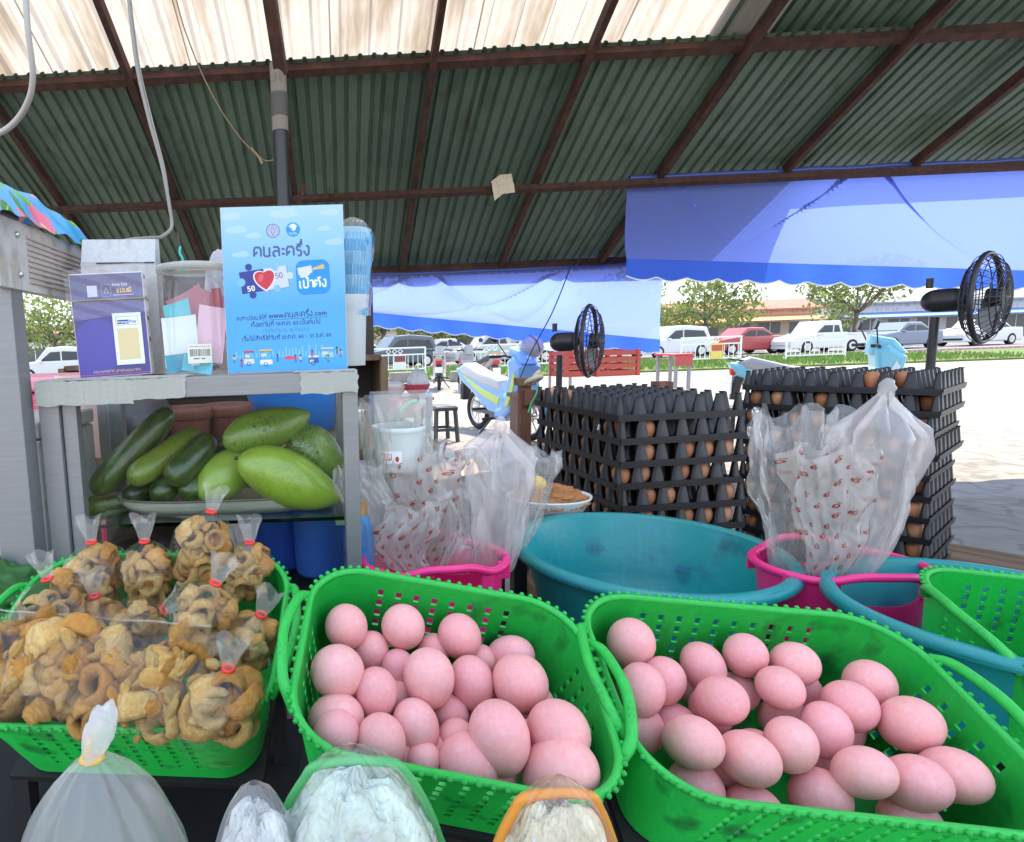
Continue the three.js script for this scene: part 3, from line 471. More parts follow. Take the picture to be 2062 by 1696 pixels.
{
  const p = at(150, 880, 1.5), t = thing('pink_jug', 'pale pink plastic jug behind the glass at the cucumber end', 'jug', [p.x, YB, p.z - 0.1]);
  part(t, 'body', lathe([[0, 0], [0.06, 0], [0.072, 0.19], [0.074, 0.22], [0.068, 0.22], [0.055, 0.01], [0, 0.01]]), phys([0.75, 0.45, 0.4], 0.4)); part(t, 'handle', moved(new THREE.TorusGeometry(0.05, 0.009, 6, 16, 3.3), -0.066, 0.12, 0, 0, 0, 1.5), phys([0.75, 0.45, 0.4], 0.4));
  const q = at(250, 850, 1.7), s = thing('produce_bag', 'dark wrinkled bag of greens behind the cucumbers', 'bag', [q.x, YB, q.z - 0.05]); part(s, 'bag', warp(new THREE.SphereGeometry(0.12, 28, 20), (v) => { v.y = Math.max(-0.055, v.y * 0.9); v.multiplyScalar(1 + 0.5 * Math.abs(fbm(v.x * 12, v.y * 12, v.z * 12, 3))); v.y += 0.07; }), std([0.05, 0.045, 0.05], 0.35));
  part(s, 'greens', warp(new THREE.SphereGeometry(0.07, 24, 16), (v) => { v.y *= 0.5; v.multiplyScalar(1 + 0.8 * Math.abs(fbm(v.x * 25, v.y * 25, v.z * 25, 3))); v.add(V(-0.04, 0.035, 0.1)); }), std([0.1, 0.25, 0.05], 0.6));
  const r = at(440, 800, 2.3), c = thing('storage_shelf', 'dark wooden shelf of jars in the shade behind the glass case', 'shelf', [r.x, 0, r.z - 0.3]);
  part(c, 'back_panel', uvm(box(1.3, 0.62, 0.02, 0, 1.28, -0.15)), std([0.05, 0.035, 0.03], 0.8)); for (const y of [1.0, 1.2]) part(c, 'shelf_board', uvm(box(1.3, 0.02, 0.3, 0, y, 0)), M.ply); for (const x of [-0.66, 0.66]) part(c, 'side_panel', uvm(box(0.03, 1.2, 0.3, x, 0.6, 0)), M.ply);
  for (let i = 0; i < 9; i++) { const j = thing('jar', 'small dark jar on the shelf behind the glass case', 'jar', [r.x - 0.5 + i * 0.125, 1.212, r.z - 0.28], 0, 'jars on the dark shelf'); part(j, 'body', lathe([[0, 0], [0.042, 0], [0.045, 0.08], [0.035, 0.1], [0, 0.1]]), phys([[0.2, 0.05, 0.03], [0.06, 0.05, 0.05], [0.3, 0.15, 0.05]][i % 3], 0.25)); part(j, 'lid', cyl(0.037, 0.037, 0.02, 18, 0, 0.11, 0), i % 2 ? M.white : M.red); }
}

// ---------- aluminium glass case ----------
const caseL = -0.44, caseR = 0.068, caseZ = -0.95, caseD = 0.33, shelfY = 1.211;
{
  const t = thing('display_case', 'aluminium framed glass display case with taped top shelf', 'display case', [0, TB, 0]), y0 = TB, L = (g) => g.translate(0, -TB, 0);
  const w = caseR - caseL, xm = (caseL + caseR) / 2, zm = caseZ - caseD / 2, ph = shelfY - 0.031 - y0;
  part(t, 'top_shelf', L(uvm(box(w - 0.004, 0.02, caseD - 0.01, xm, shelfY - 0.012, zm - 0.004))), M.whitePaint);
  const rail = part(t, 'top_rail', L(uvm(box(w, 0.032, 0.02, xm, shelfY - 0.016, caseZ + 0.004, 0.002))), M.alu);
  const tapeStrip = (x0, x1, drop, sd) => { const g = new THREE.BoxGeometry(x1 - x0, 0.032 + drop, 0.0012, 40, 8, 1); warp(g, (v) => { const e = Math.abs(v.x) > (x1 - x0) / 2 - 0.001; if (v.y < 0) v.y += 0.003 * noise(v.x * 60, sd); else v.y += 0.002 * noise(v.x * 140, sd); if (e) v.x += 0.004 * noise(v.y * 200, sd); v.z += 0.0006 * noise(v.x * 90, v.y * 90, sd); }); return g.translate((x0 + x1) / 2, shelfY - 0.016 - drop / 2, caseZ + 0.0152); };
  part(rail, 'tape', L(tapeStrip(caseL + 0.001, -0.285, 0.006, 1)), M.tape); part(rail, 'tape', L(tapeStrip(-0.287, -0.203, 0.001, 5)), M.tape); part(rail, 'tape', L(tapeStrip(-0.022, 0.068, 0.001, 9)), M.tape);
  part(rail, 'tape', L(warp(new THREE.BoxGeometry(0.235, 0.0012, 0.09, 30, 1, 8), (v) => { v.y += 0.0012 * noise(v.x * 50, v.z * 50); v.z += 0.004 * noise(v.x * 40, 3); }).translate(caseL + 0.12, shelfY + 0.0012, caseZ - 0.03)), M.tape);
  part(rail, 'tape', L(warp(new THREE.BoxGeometry(0.1, 0.0012, 0.06, 30, 1, 8), (v) => { v.y += 0.001 * noise(v.x * 50, v.z * 50); v.z += 0.005 * noise(v.x * 50, 8); }).translate(0.018, shelfY + 0.0012, caseZ - 0.018)), M.tape);
  const post = (x, z, wx, wz) => part(t, 'corner_post', L(uvm(box(wx, ph, wz, x, y0 + ph / 2, z, 0.002))), M.alu);
  post(caseL + 0.016, caseZ - 0.008, 0.032, 0.03); post(caseR - 0.0125, caseZ - 0.008, 0.025, 0.03); post(caseL + 0.016, caseZ - caseD + 0.014, 0.03, 0.026); post(caseR - 0.0125, caseZ - caseD + 0.014, 0.025, 0.026);
  part(t, 'inner_stile', L(uvm(box(0.022, ph - 0.002, 0.02, caseL + 0.045, y0 + ph / 2, caseZ - 0.012))), M.alu);
  for (const z of [caseZ - 0.01, caseZ - caseD + 0.014]) part(t, 'bottom_rail', L(uvm(box(w - 0.07, 0.03, 0.02, xm, y0 + 0.016, z))), M.alu);
  for (const x of [caseL + 0.014, caseR - 0.0125]) part(t, 'side_rail', L(uvm(box(0.02, 0.028, caseD - 0.06, x, y0 + 0.016, zm))), M.alu);
  part(t, 'back_rail', L(uvm(box(w - 0.07, 0.025, 0.018, xm, shelfY - 0.04, caseZ - caseD + 0.014))), M.alu);
  part(t, 'front_pane', L(box(w - 0.09, ph - 0.04, 0.004, xm + 0.015, y0 + ph / 2 + 0.014, caseZ - 0.014)), M.glass);
  for (const x of [caseL + 0.012, caseR - 0.012]) part(t, 'side_pane', L(box(0.004, ph - 0.03, caseD - 0.07, x, y0 + ph / 2 + 0.01, zm)), M.glass);
  part(t, 'glass_shelf', L(box(w - 0.075, 0.006, caseD - 0.07, xm + 0.012, 0.962, zm + 0.005)), M.shelfGlass);
  part(t, 'floor_panel', L(uvm(box(w - 0.06, 0.008, caseD - 0.05, xm, 0.793, zm))), M.dark);
  for (const x of [caseL + 0.04, caseR - 0.03]) part(t, 'shelf_bracket', L(box(0.02, 0.008, caseD - 0.06, x, 0.954, zm)), M.steel);
}
// tall side frame with ribbed fascia, screws and a floral cloth over it
{
  const t = thing('side_frame', 'tall brushed aluminium frame with ribbed fascia at the end of the case', 'frame', [-0.49, TB, -0.9]);
  const bx = (w, h, d, x, y, z, r = 0.002) => uvm(box(w, h, d, x + 0.49, y - TB, z + 0.9, r));
  part(t, 'upright', bx(0.055, 0.735, 0.04, -0.475, TB + 0.37, -0.925), M.alu); part(t, 'upright', bx(0.035, 0.74, 0.03, -0.456, TB + 0.372, -1.3), M.alu);
  const f = part(t, 'fascia', bx(0.018, 0.105, 0.46, -0.452, 1.405, -1.1), M.whitePaint);
  for (let i = 0; i < 9; i++) part(f, 'rib', bx(0.004, 0.004, 0.36, -0.4415, 1.368 + i * 0.0085, -1.14, 0.001), std([0.45, 0.36, 0.32], 0.6));
  for (const y of [1.435, 1.376]) { const s = part(f, 'screw', moved(new THREE.SphereGeometry(0.005, 12, 6), -0.442 + 0.49, y - TB, -0.93 + 0.9).scale(1, 1, 1), M.steel); }
  part(f, 'bracket', bx(0.006, 0.012, 0.05, -0.441, 1.462, -0.91), M.black);
  // cloth
  const tex = (() => { const c = document.createElement('canvas'); c.width = c.height = 512; const g = c.getContext('2d'); g.fillStyle = '#3aa6dd'; g.fillRect(0, 0, 512, 512); const bl = (x, y, r, col) => { g.fillStyle = col; g.beginPath(); g.ellipse(x, y, r, r * 0.7, x, 0, 7); g.fill(); };
    for (let i = 0; i < 14; i++) { const x = rnd(0, 512), y = rnd(0, 512); for (let k = 0; k < 6; k++) bl(x + 34 * Math.cos(k * 1.05), y + 34 * Math.sin(k * 1.05), 30, ['#e45a82', '#f2a7bd', '#e0708f'][i % 3]); bl(x, y, 16, '#f6d57a'); }
    for (let i = 0; i < 22; i++) { const x = rnd(0, 512), y = rnd(0, 512), a = rnd(0, 6); g.fillStyle = ['#2f9a33', '#57b83e', '#1f7a2d'][i % 3]; g.beginPath(); g.ellipse(x, y, 44, 15, a, 0, 7); g.fill(); g.strokeStyle = '#7bd05a'; g.lineWidth = 3; g.beginPath(); g.moveTo(x - 40 * Math.cos(a), y - 40 * Math.sin(a)); g.lineTo(x + 40 * Math.cos(a), y + 40 * Math.sin(a)); g.stroke(); }
    const q = new THREE.CanvasTexture(c); q.colorSpace = THREE.SRGBColorSpace; q.wrapS = q.wrapT = THREE.RepeatWrapping; return q; })();
  const rows = []; for (let j = 0; j <= 30; j++) { const row = [], z = -0.82 - j / 30 * 0.42; for (let i = 0; i <= 16; i++) { const a = i / 16; row.push(V(-0.56 + a * 0.135 + 0.006 * noise(a * 4, z * 14), 1.468 + 0.055 * Math.sin(Math.PI * (0.25 + a * 0.75)) * (1.2 + 0.3 * noise(z * 7, 2)) - 0.04 * Math.max(0, a - 0.7) + 0.01 * noise(a * 6, z * 22, 4), z)); } rows.push(row); }
  single('floral_cloth', 'bright blue cloth printed with pink flowers and green leaves draped over the frame', 'cloth', loft(rows, false, [0.5, 1.4]), phys([1, 1, 1], 0.35, { map: tex, side: THREE.DoubleSide }));
}
// white panel with a yellow star, beside the case
{
  const p = at(60, 900, 0.99), t = thing('foam_box', 'white foam box with a printed yellow star beside the case', 'box', [p.x - 0.06, TB + 0.001, p.z - 0.12]);
  part(t, 'box', uvm(box(0.16, 0.49, 0.24, 0, 0.245, 0, 0.006)), M.whitePaint); part(t, 'lid', uvm(box(0.164, 0.03, 0.244, 0, 0.507, 0, 0.006)), M.whitePaint);
  const pts = []; for (let i = 0; i < 20; i++) { const a = i / 20 * 2 * Math.PI, r = i % 2 ? 0.022 : 0.042; pts.push([Math.cos(a) * r, Math.sin(a) * r]); }
  part(t, 'star_print', extrude(pts, 0.001), std([0.75, 0.42, 0.03], 0.6), [0.028, 0.33, 0.1215]);
}
// ---------- poster lettering: a stroke alphabet ----------
const TH = { 'ค': ['0,0 0,.7 .15,1 .62,1 .78,.72 .78,0', '0,.28 .2,.3 .36,.55'], 'น': ['0,1 .12,1 .12,.14 .26,0 .58,0 .74,.16 .74,1', '.7,.12 .86,0'], 'ล': ['.08,.96 .3,1 .58,1 .74,.8 .74,0', '.74,.56 .3,.58 .08,.42 .08,.12 .2,0 .34,.05'], 'ะ': ['.05,.76 .42,.76', '.05,.24 .42,.24'], 'ร': ['.6,1 .2,1 .1,.82 .22,.62 .52,.56 .64,.4 .62,.12 .5,0 .22,0'], 'ง': ['.3,1 .56,1 .62,.8 .6,.15 .42,0 .32,.04 .06,.5'], 'เ': ['.1,1 .1,.12 .2,0 .32,0'], 'แ': ['.1,1 .1,.12 .2,0 .3,0', '.42,1 .42,.12 .52,0 .62,0'], 'ป': ['0,1 .12,1 .12,.14 .26,0 .58,0 .74,.16 .74,1.5'], 'บ': ['0,1 .12,1 .12,.14 .26,0 .58,0 .74,.16 .74,1'], 'า': ['.06,.86 .18,1 .4,1 .5,.84 .5,0'], 'ำ': ['.06,.86 .18,1 .4,1 .5,.84 .5,0', '-.15,1.3 -.05,1.4 .05,1.3 -.05,1.2 -.15,1.3'], 'ต': ['0,0 0,.7 .15,1 .38,.84 .62,1 .78,.72 .78,0', '0,.28 .2,.3 .36,.55'], 'ด': ['0,0 0,.7 .15,1 .62,1 .78,.72 .78,0', '0,.08 .28,.2 .32,.5'], 'ก': ['.1,0 .1,.55 0,.68 .16,1 .62,1 .78,.74 .78,0'], 'ท': ['0,1 .14,1 .14,0', '.14,.55 .5,1 .66,1 .76,.84 .76,0'], 'ย': ['.24,1 .08,.84 .28,.56 .08,.34 .2,0 .58,0 .74,.16 .74,1'], 'ว': ['.06,.84 .2,1 .46,1 .6,.8 .6,0 .44,0'], 'ไ': ['.3,0 .3,1.28 .06,1.5'], 'ใ': ['.3,0 .3,1.36 .16,1.5 .04,1.3'], 'ช': ['.06,1 .22,1 .22,.55 .12,.18 .26,0 .54,0 .7,.2 .68,.78 .9,1.05'], 'ส': ['.08,.96 .3,1 .58,1 .74,.8 .74,0', '.74,.56 .3,.58 .08,.42 .08,.12 .2,0 .34,.05', '.66,.9 .94,1.14'], 'ธ': ['.66,1.02 .2,1 .12,.7 .62,.66 .74,.5 .72,.14 .58,0 .24,0 .14,.2 .14,.4'], 'จ': ['.08,.9 .24,1 .52,1 .68,.8 .68,0 .46,0', '.46,0 .4,.44 .1,.5'], 'ม': ['0,1 .14,1 .14,0 .3,.02 .3,.14 .14,.16', '.3,.14 .74,.14 .74,1'], 'ณ': ['.1,0 .1,.6 0,.72 .14,1 .34,.9 .4,.12 .5,.15 .8,.15', '.8,1 .8,0'], '(': ['.3,1.3 .1,.8 .1,.2 .3,-.3'], ')': ['.05,1.3 .25,.8 .25,.2 .05,-.3'], '–': ['.1,.5 .7,.5'] };
const THUP = { 'ึ': ['-.62,1.2 -.1,1.2 -.08,1.42 -.2,1.45 -.22,1.3'], 'ุ': ['-.12,-.14 -.12,-.42'], '่': ['-.1,1.5 -.1,1.8'], 'ี': ['-.6,1.18 -.1,1.2 -.08,1.42'], '้': ['-.4,1.32 -.25,1.5 -.3,1.25 -.05,1.5'], 'ั': ['-.4,1.4 -.34,1.2 -.12,1.24 -.02,1.46'], '็': ['-.5,1.2 -.45,1.4 -.2,1.22 -.05,1.5'], 'ิ': ['-.62,1.2 -.4,1.38 -.1,1.2 -.62,1.2'], '๋': ['-.25,1.2 -.25,1.55', '-.42,1.38 -.08,1.38'] };
function thai(g, text, x, y, s, weight, color, centred = true) {      // s: letter height in canvas pixels
  g.lineCap = 'butt'; g.lineJoin = 'round'; g.strokeStyle = g.fillStyle = color; g.lineWidth = s * weight;
  g.font = (weight > 0.13 ? 'bold ' : '') + Math.round(s * 1.38) + 'px sans-serif';
  const adv = (c) => THUP[c] ? 0 : TH[c] ? (Math.max(...TH[c].flatMap((q) => q.split(' ').map((p) => +p.split(',')[0]))) + 0.22) * s : c === ' ' ? s * 0.4 : g.measureText(c).width;
  if (centred) x -= [...text].reduce((a, c) => a + adv(c), 0) / 2;
  for (const c of text) {
    const st = THUP[c] || TH[c];
    if (st) for (const q of st) { g.beginPath(); q.split(' ').forEach((p, i) => { const [a, b] = p.split(','); const X = x + (+a - (THUP[c] ? 0.1 : 0)) * s, Y = y - b * s; if (i) g.lineTo(X, Y); else g.moveTo(X, Y); }); g.stroke(); }
    else if (c !== ' ') g.fillText(c, x, y);
    x += adv(c);
  }
  return x;
}
const canvasTex = (w, h, draw) => { const c = document.createElement('canvas'); c.width = w; c.height = h; draw(c.getContext('2d')); const t = new THREE.CanvasTexture(c); t.colorSpace = THREE.SRGBColorSpace; t.anisotropy = 8; return t; };
const posterTex = canvasTex(1010, 1350, (g) => {
  const bg = g.createLinearGradient(0, 0, 0, 1350); bg.addColorStop(0, '#b4dcea'); bg.addColorStop(0.3, '#8ccbe9'); bg.addColorStop(0.6, '#57b2e6'); bg.addColorStop(1, '#4fb0ea'); g.fillStyle = bg; g.fillRect(0, 0, 1010, 1350);
  g.fillStyle = 'rgba(205,230,232,.5)'; for (const [x, y, r] of [[120, 180, 90], [260, 230, 70], [850, 190, 60], [150, 380, 75], [930, 300, 80], [520, 60, 120], [80, 70, 90], [900, 60, 80]]) { g.beginPath(); g.ellipse(x, y, r, r * 0.3, 0, 0, 7); g.ellipse(x + r * 0.3, y - r * 0.15, r * 0.5, r * 0.25, 0, 0, 7); g.fill(); }
  // round emblems
  g.strokeStyle = '#7d86a8'; g.lineWidth = 9; g.beginPath(); g.arc(425, 195, 53, 0, 7); g.stroke(); g.fillStyle = '#c3cede'; g.beginPath(); g.arc(425, 195, 47, 0, 7); g.fill(); g.lineWidth = 3; g.beginPath(); g.arc(425, 195, 38, 0, 7); g.stroke();
  g.strokeStyle = '#8890ae'; g.lineWidth = 5; for (const s of [-1, 1]) { g.beginPath(); g.moveTo(425, 222); g.quadraticCurveTo(425 + s * 28, 205, 425 + s * 22, 170); g.moveTo(425 + s * 4, 232); g.quadraticCurveTo(425 + s * 12, 200, 425 + s * 8, 178); g.stroke(); } g.beginPath(); g.arc(425, 172, 9, 0, 7); g.stroke();
  g.fillStyle = '#2a9fe6'; g.beginPath(); g.arc(592, 190, 58, 0, 7); g.fill(); g.fillStyle = '#e8f4fb'; for (const a of [-2.5, -2.0, -1.57, -1.1, -0.65]) { g.beginPath(); g.ellipse(592 + 22 * Math.cos(a), 182 + 24 * Math.sin(a), 18, 9, a, 0, 7); g.fill(); } g.beginPath(); g.ellipse(600, 180, 16, 22, 0.5, 0, 7); g.fill(); g.fillStyle = '#f0c36a'; g.beginPath(); g.arc(590, 178, 6, 0, 7); g.fill(); thai(g, 'กรุงไทย', 592, 228, 13, 0.18, '#e8f4fb');
  thai(g, 'คนละครึ่ง', 497, 400, 74, 0.235, '#4d6699');
  // puzzle pieces with heart
  g.save(); g.translate(330, 575); g.rotate(-0.12);
  g.fillStyle = '#33418f'; g.fillRect(-195, -75, 205, 180); g.beginPath(); g.arc(-108, -105, 29, 0, 7); g.arc(-108, 125, 29, 0, 7); g.fill(); g.fillStyle = '#83c6e9'; g.beginPath(); g.arc(-188, 8, 34, 0, 7); g.fill();
  g.fillStyle = '#d3dde3'; g.fillRect(10, -75, 195, 180); g.beginPath(); g.arc(222, 12, 28, 0, 7); g.fill(); g.fillStyle = '#83c6e9'; g.beginPath(); g.arc(105, -70, 29, 0, 7); g.arc(100, 100, 29, 0, 7); g.fill();
  g.strokeStyle = '#5a6b80'; g.lineWidth = 4; g.beginPath(); g.moveTo(205, -75); g.lineTo(205, -16); g.moveTo(205, 36); g.lineTo(205, 105); g.lineTo(130, 105); g.moveTo(72, 105); g.lineTo(-5, 105); g.stroke();
  const heart = (k, col) => { g.fillStyle = col; g.beginPath(); g.moveTo(10, 100 * k); g.bezierCurveTo(-120 * k, 10 * k, -80 * k, -90 * k, 10, -45 * k); g.bezierCurveTo(100 * k, -90 * k, 140 * k, 10 * k, 10, 100 * k); g.fill(); }; heart(1.14, '#f2e6e6'); heart(0.98, '#d2343f'); g.fillStyle = '#e0616a'; g.beginPath(); g.ellipse(-22, -5, 22, 34, 0.4, 0, 7); g.fill();
  g.fillStyle = '#fff'; g.font = 'bold 62px sans-serif'; g.fillText('50', -150, 92); g.fillStyle = '#26324f'; g.font = '62px sans-serif'; g.fillText('50', 96, 20); g.restore();
  // app icon
  g.save(); g.translate(745, 580); g.rotate(-0.03); g.fillStyle = '#1f9be6'; g.strokeStyle = '#2b5fa8'; g.lineWidth = 3; g.beginPath(); g.roundRect(-138, -138, 276, 276, 62); g.fill(); g.stroke(); g.save(); g.rotate(-0.14); g.fillStyle = '#dde6e8'; g.fillRect(-115, -98, 118, 60); g.beginPath(); g.ellipse(-60, -34, 48, 20, -0.2, 0, 7); g.fill(); g.fillStyle = '#f0c36a'; g.beginPath(); g.moveTo(6, -72); g.lineTo(106, -88); g.lineTo(108, -52); g.lineTo(6, -58); g.fill(); g.restore(); thai(g, 'เป๋าตัง', -2, 82, 58, 0.25, '#eef7fc'); g.restore();
  // text lines
  g.save(); g.translate(505, 900); g.rotate(-0.025);
  let x = thai(g, 'ลงทะเบียนได้ที่ ', -415, 8, 27, 0.16, '#15256b', false); const xe = thai(g, 'www.คนละครึ่ง.com', x + 4, 4, 37, 0.17, '#15256b', false); g.fillRect(x, 16, xe - x, 3); g.restore();
  const rot = (t, y, s, w, c) => { g.save(); g.translate(505, y); g.rotate(-0.02); thai(g, t, 0, 0, s, w, c); g.restore(); };
  rot('ตั้งแต่วันที่ 16 ต.ค. 63 เป็นต้นไป', 968, 29, 0.17, '#15256b'); rot('(จำกัดจำนวน 10 ล้านคน)', 1022, 24, 0.09, '#2a5a9c'); rot('เริ่มใช้สิทธิได้วันที่ 23 ต.ค. 63 – 31 ธ.ค. 63', 1082, 28, 0.17, '#15256b');
  // street of small stalls
  g.fillStyle = 'rgba(160,215,240,.55)'; for (let i = 0; i < 34; i++) { const X = 40 + i * 28, h = 20 + 60 * Math.abs(Math.sin(i * 1.7)) * (i > 14 && i < 28 ? 1.3 : 0.6); g.fillRect(X, 1235 - h, 14, h); }
  const stall = (X, Y, w, h, roof, body) => { g.fillStyle = roof; g.fillRect(X, Y, w, 16); g.strokeStyle = '#30406a'; g.lineWidth = 3; g.strokeRect(X + 4, Y + 16, w - 8, h - 50); g.fillStyle = body; g.fillRect(X + 2, Y + h - 40, w - 4, 40); g.fillStyle = '#f3d9a0'; g.fillRect(X + 12, Y + 34, w * 0.4, 22); g.beginPath(); g.strokeStyle = '#22335f'; g.lineWidth = 5; g.arc(X + w * 0.45, Y + h, 15, 0, 7); g.stroke(); };
  stall(135, 1170, 90, 110, '#d84a4a', '#e8e2cf'); stall(270, 1165, 108, 125, '#f0c04a', '#eef0ee'); stall(680, 1230, 90, 62, '#eef0e0', '#2d59b5'); stall(790, 1165, 108, 82, '#c8d8dc', '#9fd0e8');
  g.fillStyle = '#e2566e'; g.beginPath(); g.ellipse(525, 1242, 50, 16, 0, 0, 7); g.fill();
  [[55, 1235, '#e6c04a'], [115, 1275, '#d84a4a'], [420, 1240, '#3f6fb5'], [572, 1250, '#d8434a'], [615, 1250, '#e7c9a0'], [715, 1215, '#d8434a'], [850, 1258, '#5fb8a0'], [925, 1195, '#4a8a5a'], [955, 1215, '#e07a6a']].forEach(([X, Y, c]) => { g.fillStyle = '#2a2a40'; g.beginPath(); g.arc(X, Y - 26, 8, 0, 7); g.fill(); g.fillStyle = c; g.fillRect(X - 9, Y - 18, 18, 28); g.fillStyle = '#26346a'; g.fillRect(X - 7, Y + 10, 5, 22); g.fillRect(X + 3, Y + 10, 5, 22); });
});
{
  const bl = at(461, 752, 1.0), t = thing('poster_board', 'pale blue printed poster board with Thai lettering standing on the case', 'poster', [(-0.143 + 0.056) / 2, shelfY + 0.0015, -1.0], 0.03);
  const w = 0.2, h = 0.268; t.rotation.x = -0.02;
  part(t, 'board', box(w, h, 0.005, 0, h / 2, -0.003), std([0.75, 0.8, 0.82], 0.7));
  part(t, 'print', new THREE.PlaneGeometry(w - 0.001, h - 0.001).translate(0, h / 2, 0.0004), std([0.82, 0.78, 0.83], 0.5, { map: posterTex }));
  part(t, 'stand_leg', bar(V(0, 0.2, -0.008), V(0, 0.004, -0.07), 0.03, 0.003), M.white);
}
// ---------- payment box, white carton ----------
{
  const p = at(222, 750, 1.0), t = thing('payment_box', 'purple printed payment box with a white card, wrapped in clear film', 'box', [p.x + 0.002, shelfY + 0.002, -1.035], 0.16); t.rotation.z = 0.03;
  const w = 0.118, h = 0.172, d = 0.05;
  part(t, 'box', uvm(box(w, h, d, 0, h / 2, 0, 0.002)), std([0.7, 0.68, 0.66], 0.6, { map: rep(tGrime, 6) }));
  const front = canvasTex(760, 1100, (g) => {
    g.fillStyle = '#35307f'; g.fillRect(0, 0, 760, 1100); g.fillStyle = '#2b2768'; g.fillRect(0, 0, 760, 190); g.fillStyle = '#40379a'; g.beginPath(); g.ellipse(200, 800, 260, 330, 0.3, 0, 7); g.fill();
    g.fillStyle = '#c9cdd8'; g.fillRect(170, 120, 105, 120); g.strokeStyle = '#8b86b5'; g.lineWidth = 5; g.beginPath(); g.roundRect(320, 110, 100, 130, 30); g.stroke(); g.strokeStyle = '#d8b45a'; g.beginPath(); g.moveTo(345, 205); g.lineTo(370, 150); g.lineTo(395, 205); g.closePath(); g.stroke();
    g.fillStyle = '#d7d5e6'; g.font = 'bold 40px sans-serif'; g.fillText('Easy Pay', 435, 130); g.fillStyle = '#e2b53c'; g.font = 'bold 54px sans-serif'; thai(g, 'แม่มณี', 560, 205, 42, 0.24, '#e2b53c'); g.fillStyle = '#c8c6dc'; g.fillRect(440, 225, 220, 8);
    thai(g, 'ชนยานครดวก ยกรสนยนม กดร', 400, 1062, 24, 0.16, '#d9b65a'); g.fillStyle = '#d23b6a'; g.fillRect(0, 1078, 760, 8);
  });
  part(t, 'print', new THREE.PlaneGeometry(w - 0.003, h - 0.004).translate(0, h / 2, d / 2 + 0.0005), phys([1, 1, 1], 0.3, { map: front, clearcoat: 0.6, clearcoatRoughness: 0.2 }));
  const card = canvasTex(420, 800, (g) => { g.fillStyle = '#e3e6e6'; g.fillRect(0, 0, 420, 800); g.strokeStyle = '#4a5a8c'; g.lineWidth = 5; g.strokeRect(45, 55, 330, 130); g.fillStyle = '#2a3f80'; g.fillRect(62, 105, 175, 62); g.fillStyle = '#e8ecf2'; g.font = 'bold 47px sans-serif'; g.fillText('Prompt', 66, 153); g.fillStyle = '#2a3f80'; g.font = 'bold 62px sans-serif'; g.fillText('Pay', 243, 155); g.fillStyle = '#d9c797'; g.fillRect(50, 235, 320, 490); });
  part(t, 'card', box(0.046, 0.086, 0.001, 0.027, 0.062, d / 2 + 0.0016), std([0.8, 0.8, 0.8], 0.6)); part(t, 'card_print', new THREE.PlaneGeometry(0.0455, 0.0855).translate(0.027, 0.062, d / 2 + 0.0024), std([1, 1, 1], 0.5, { map: card }));
  const rows = []; for (let j = 0; j <= 26; j++) { const row = []; for (let i = 0; i <= 26; i++) { const a = i / 26 - 0.5, b = j / 26; row.push(V(a * (w + 0.012), 0.1 + b * 0.082 + 0.012 * a, d / 2 + 0.006 + 0.003 * Math.abs(fbm(a * 9, b * 9, 2, 3)) + 0.002 * Math.sin(b * 22 + a * 16))); } rows.push(row); }
  part(t, 'film', loft(rows, false), film([0.97, 0.97, 0.99], 0.2, 0.93));
  part(t, 'rubber_band', box(w + 0.002, 0.002, d + 0.014, 0, 0.128, 0), std([0.32, 0.26, 0.14], 0.6));
  for (let i = 0; i < 4; i++) part(t, 'staple', box(0.002, 0.007, 0.006, w / 2 + 0.0006, 0.165 - i * 0.035, 0.008), M.black);
  const c = at(222, 530, 1.08), o = thing('white_carton', 'open white carton standing behind the purple payment box', 'carton', [c.x + 0.005, shelfY + 0.0015, -1.135], 0.14);
  part(o, 'carton', uvm(join(box(0.13, 0.2, 0.002, 0, 0.1, 0.045), box(0.13, 0.2, 0.002, 0, 0.1, -0.045), box(0.002, 0.2, 0.088, -0.064, 0.1, 0), box(0.002, 0.2, 0.088, 0.064, 0.1, 0), box(0.126, 0.002, 0.088, 0, 0.002, 0))), M.whitePaint);
  part(o, 'flap', uvm(moved(box(0.128, 0.05, 0.002, 0, 0.025, 0), 0, 0.2, 0.045, -0.5)), M.whitePaint); part(o, 'flap', uvm(moved(box(0.128, 0.055, 0.002, 0, 0.0275, 0), 0, 0.2, -0.045, 0.15)), M.whitePaint); part(o, 'flap_edge', moved(box(0.1, 0.002, 0.002, 0.012, 0.0, 0), 0, 0.199, 0.0468), M.black);
}
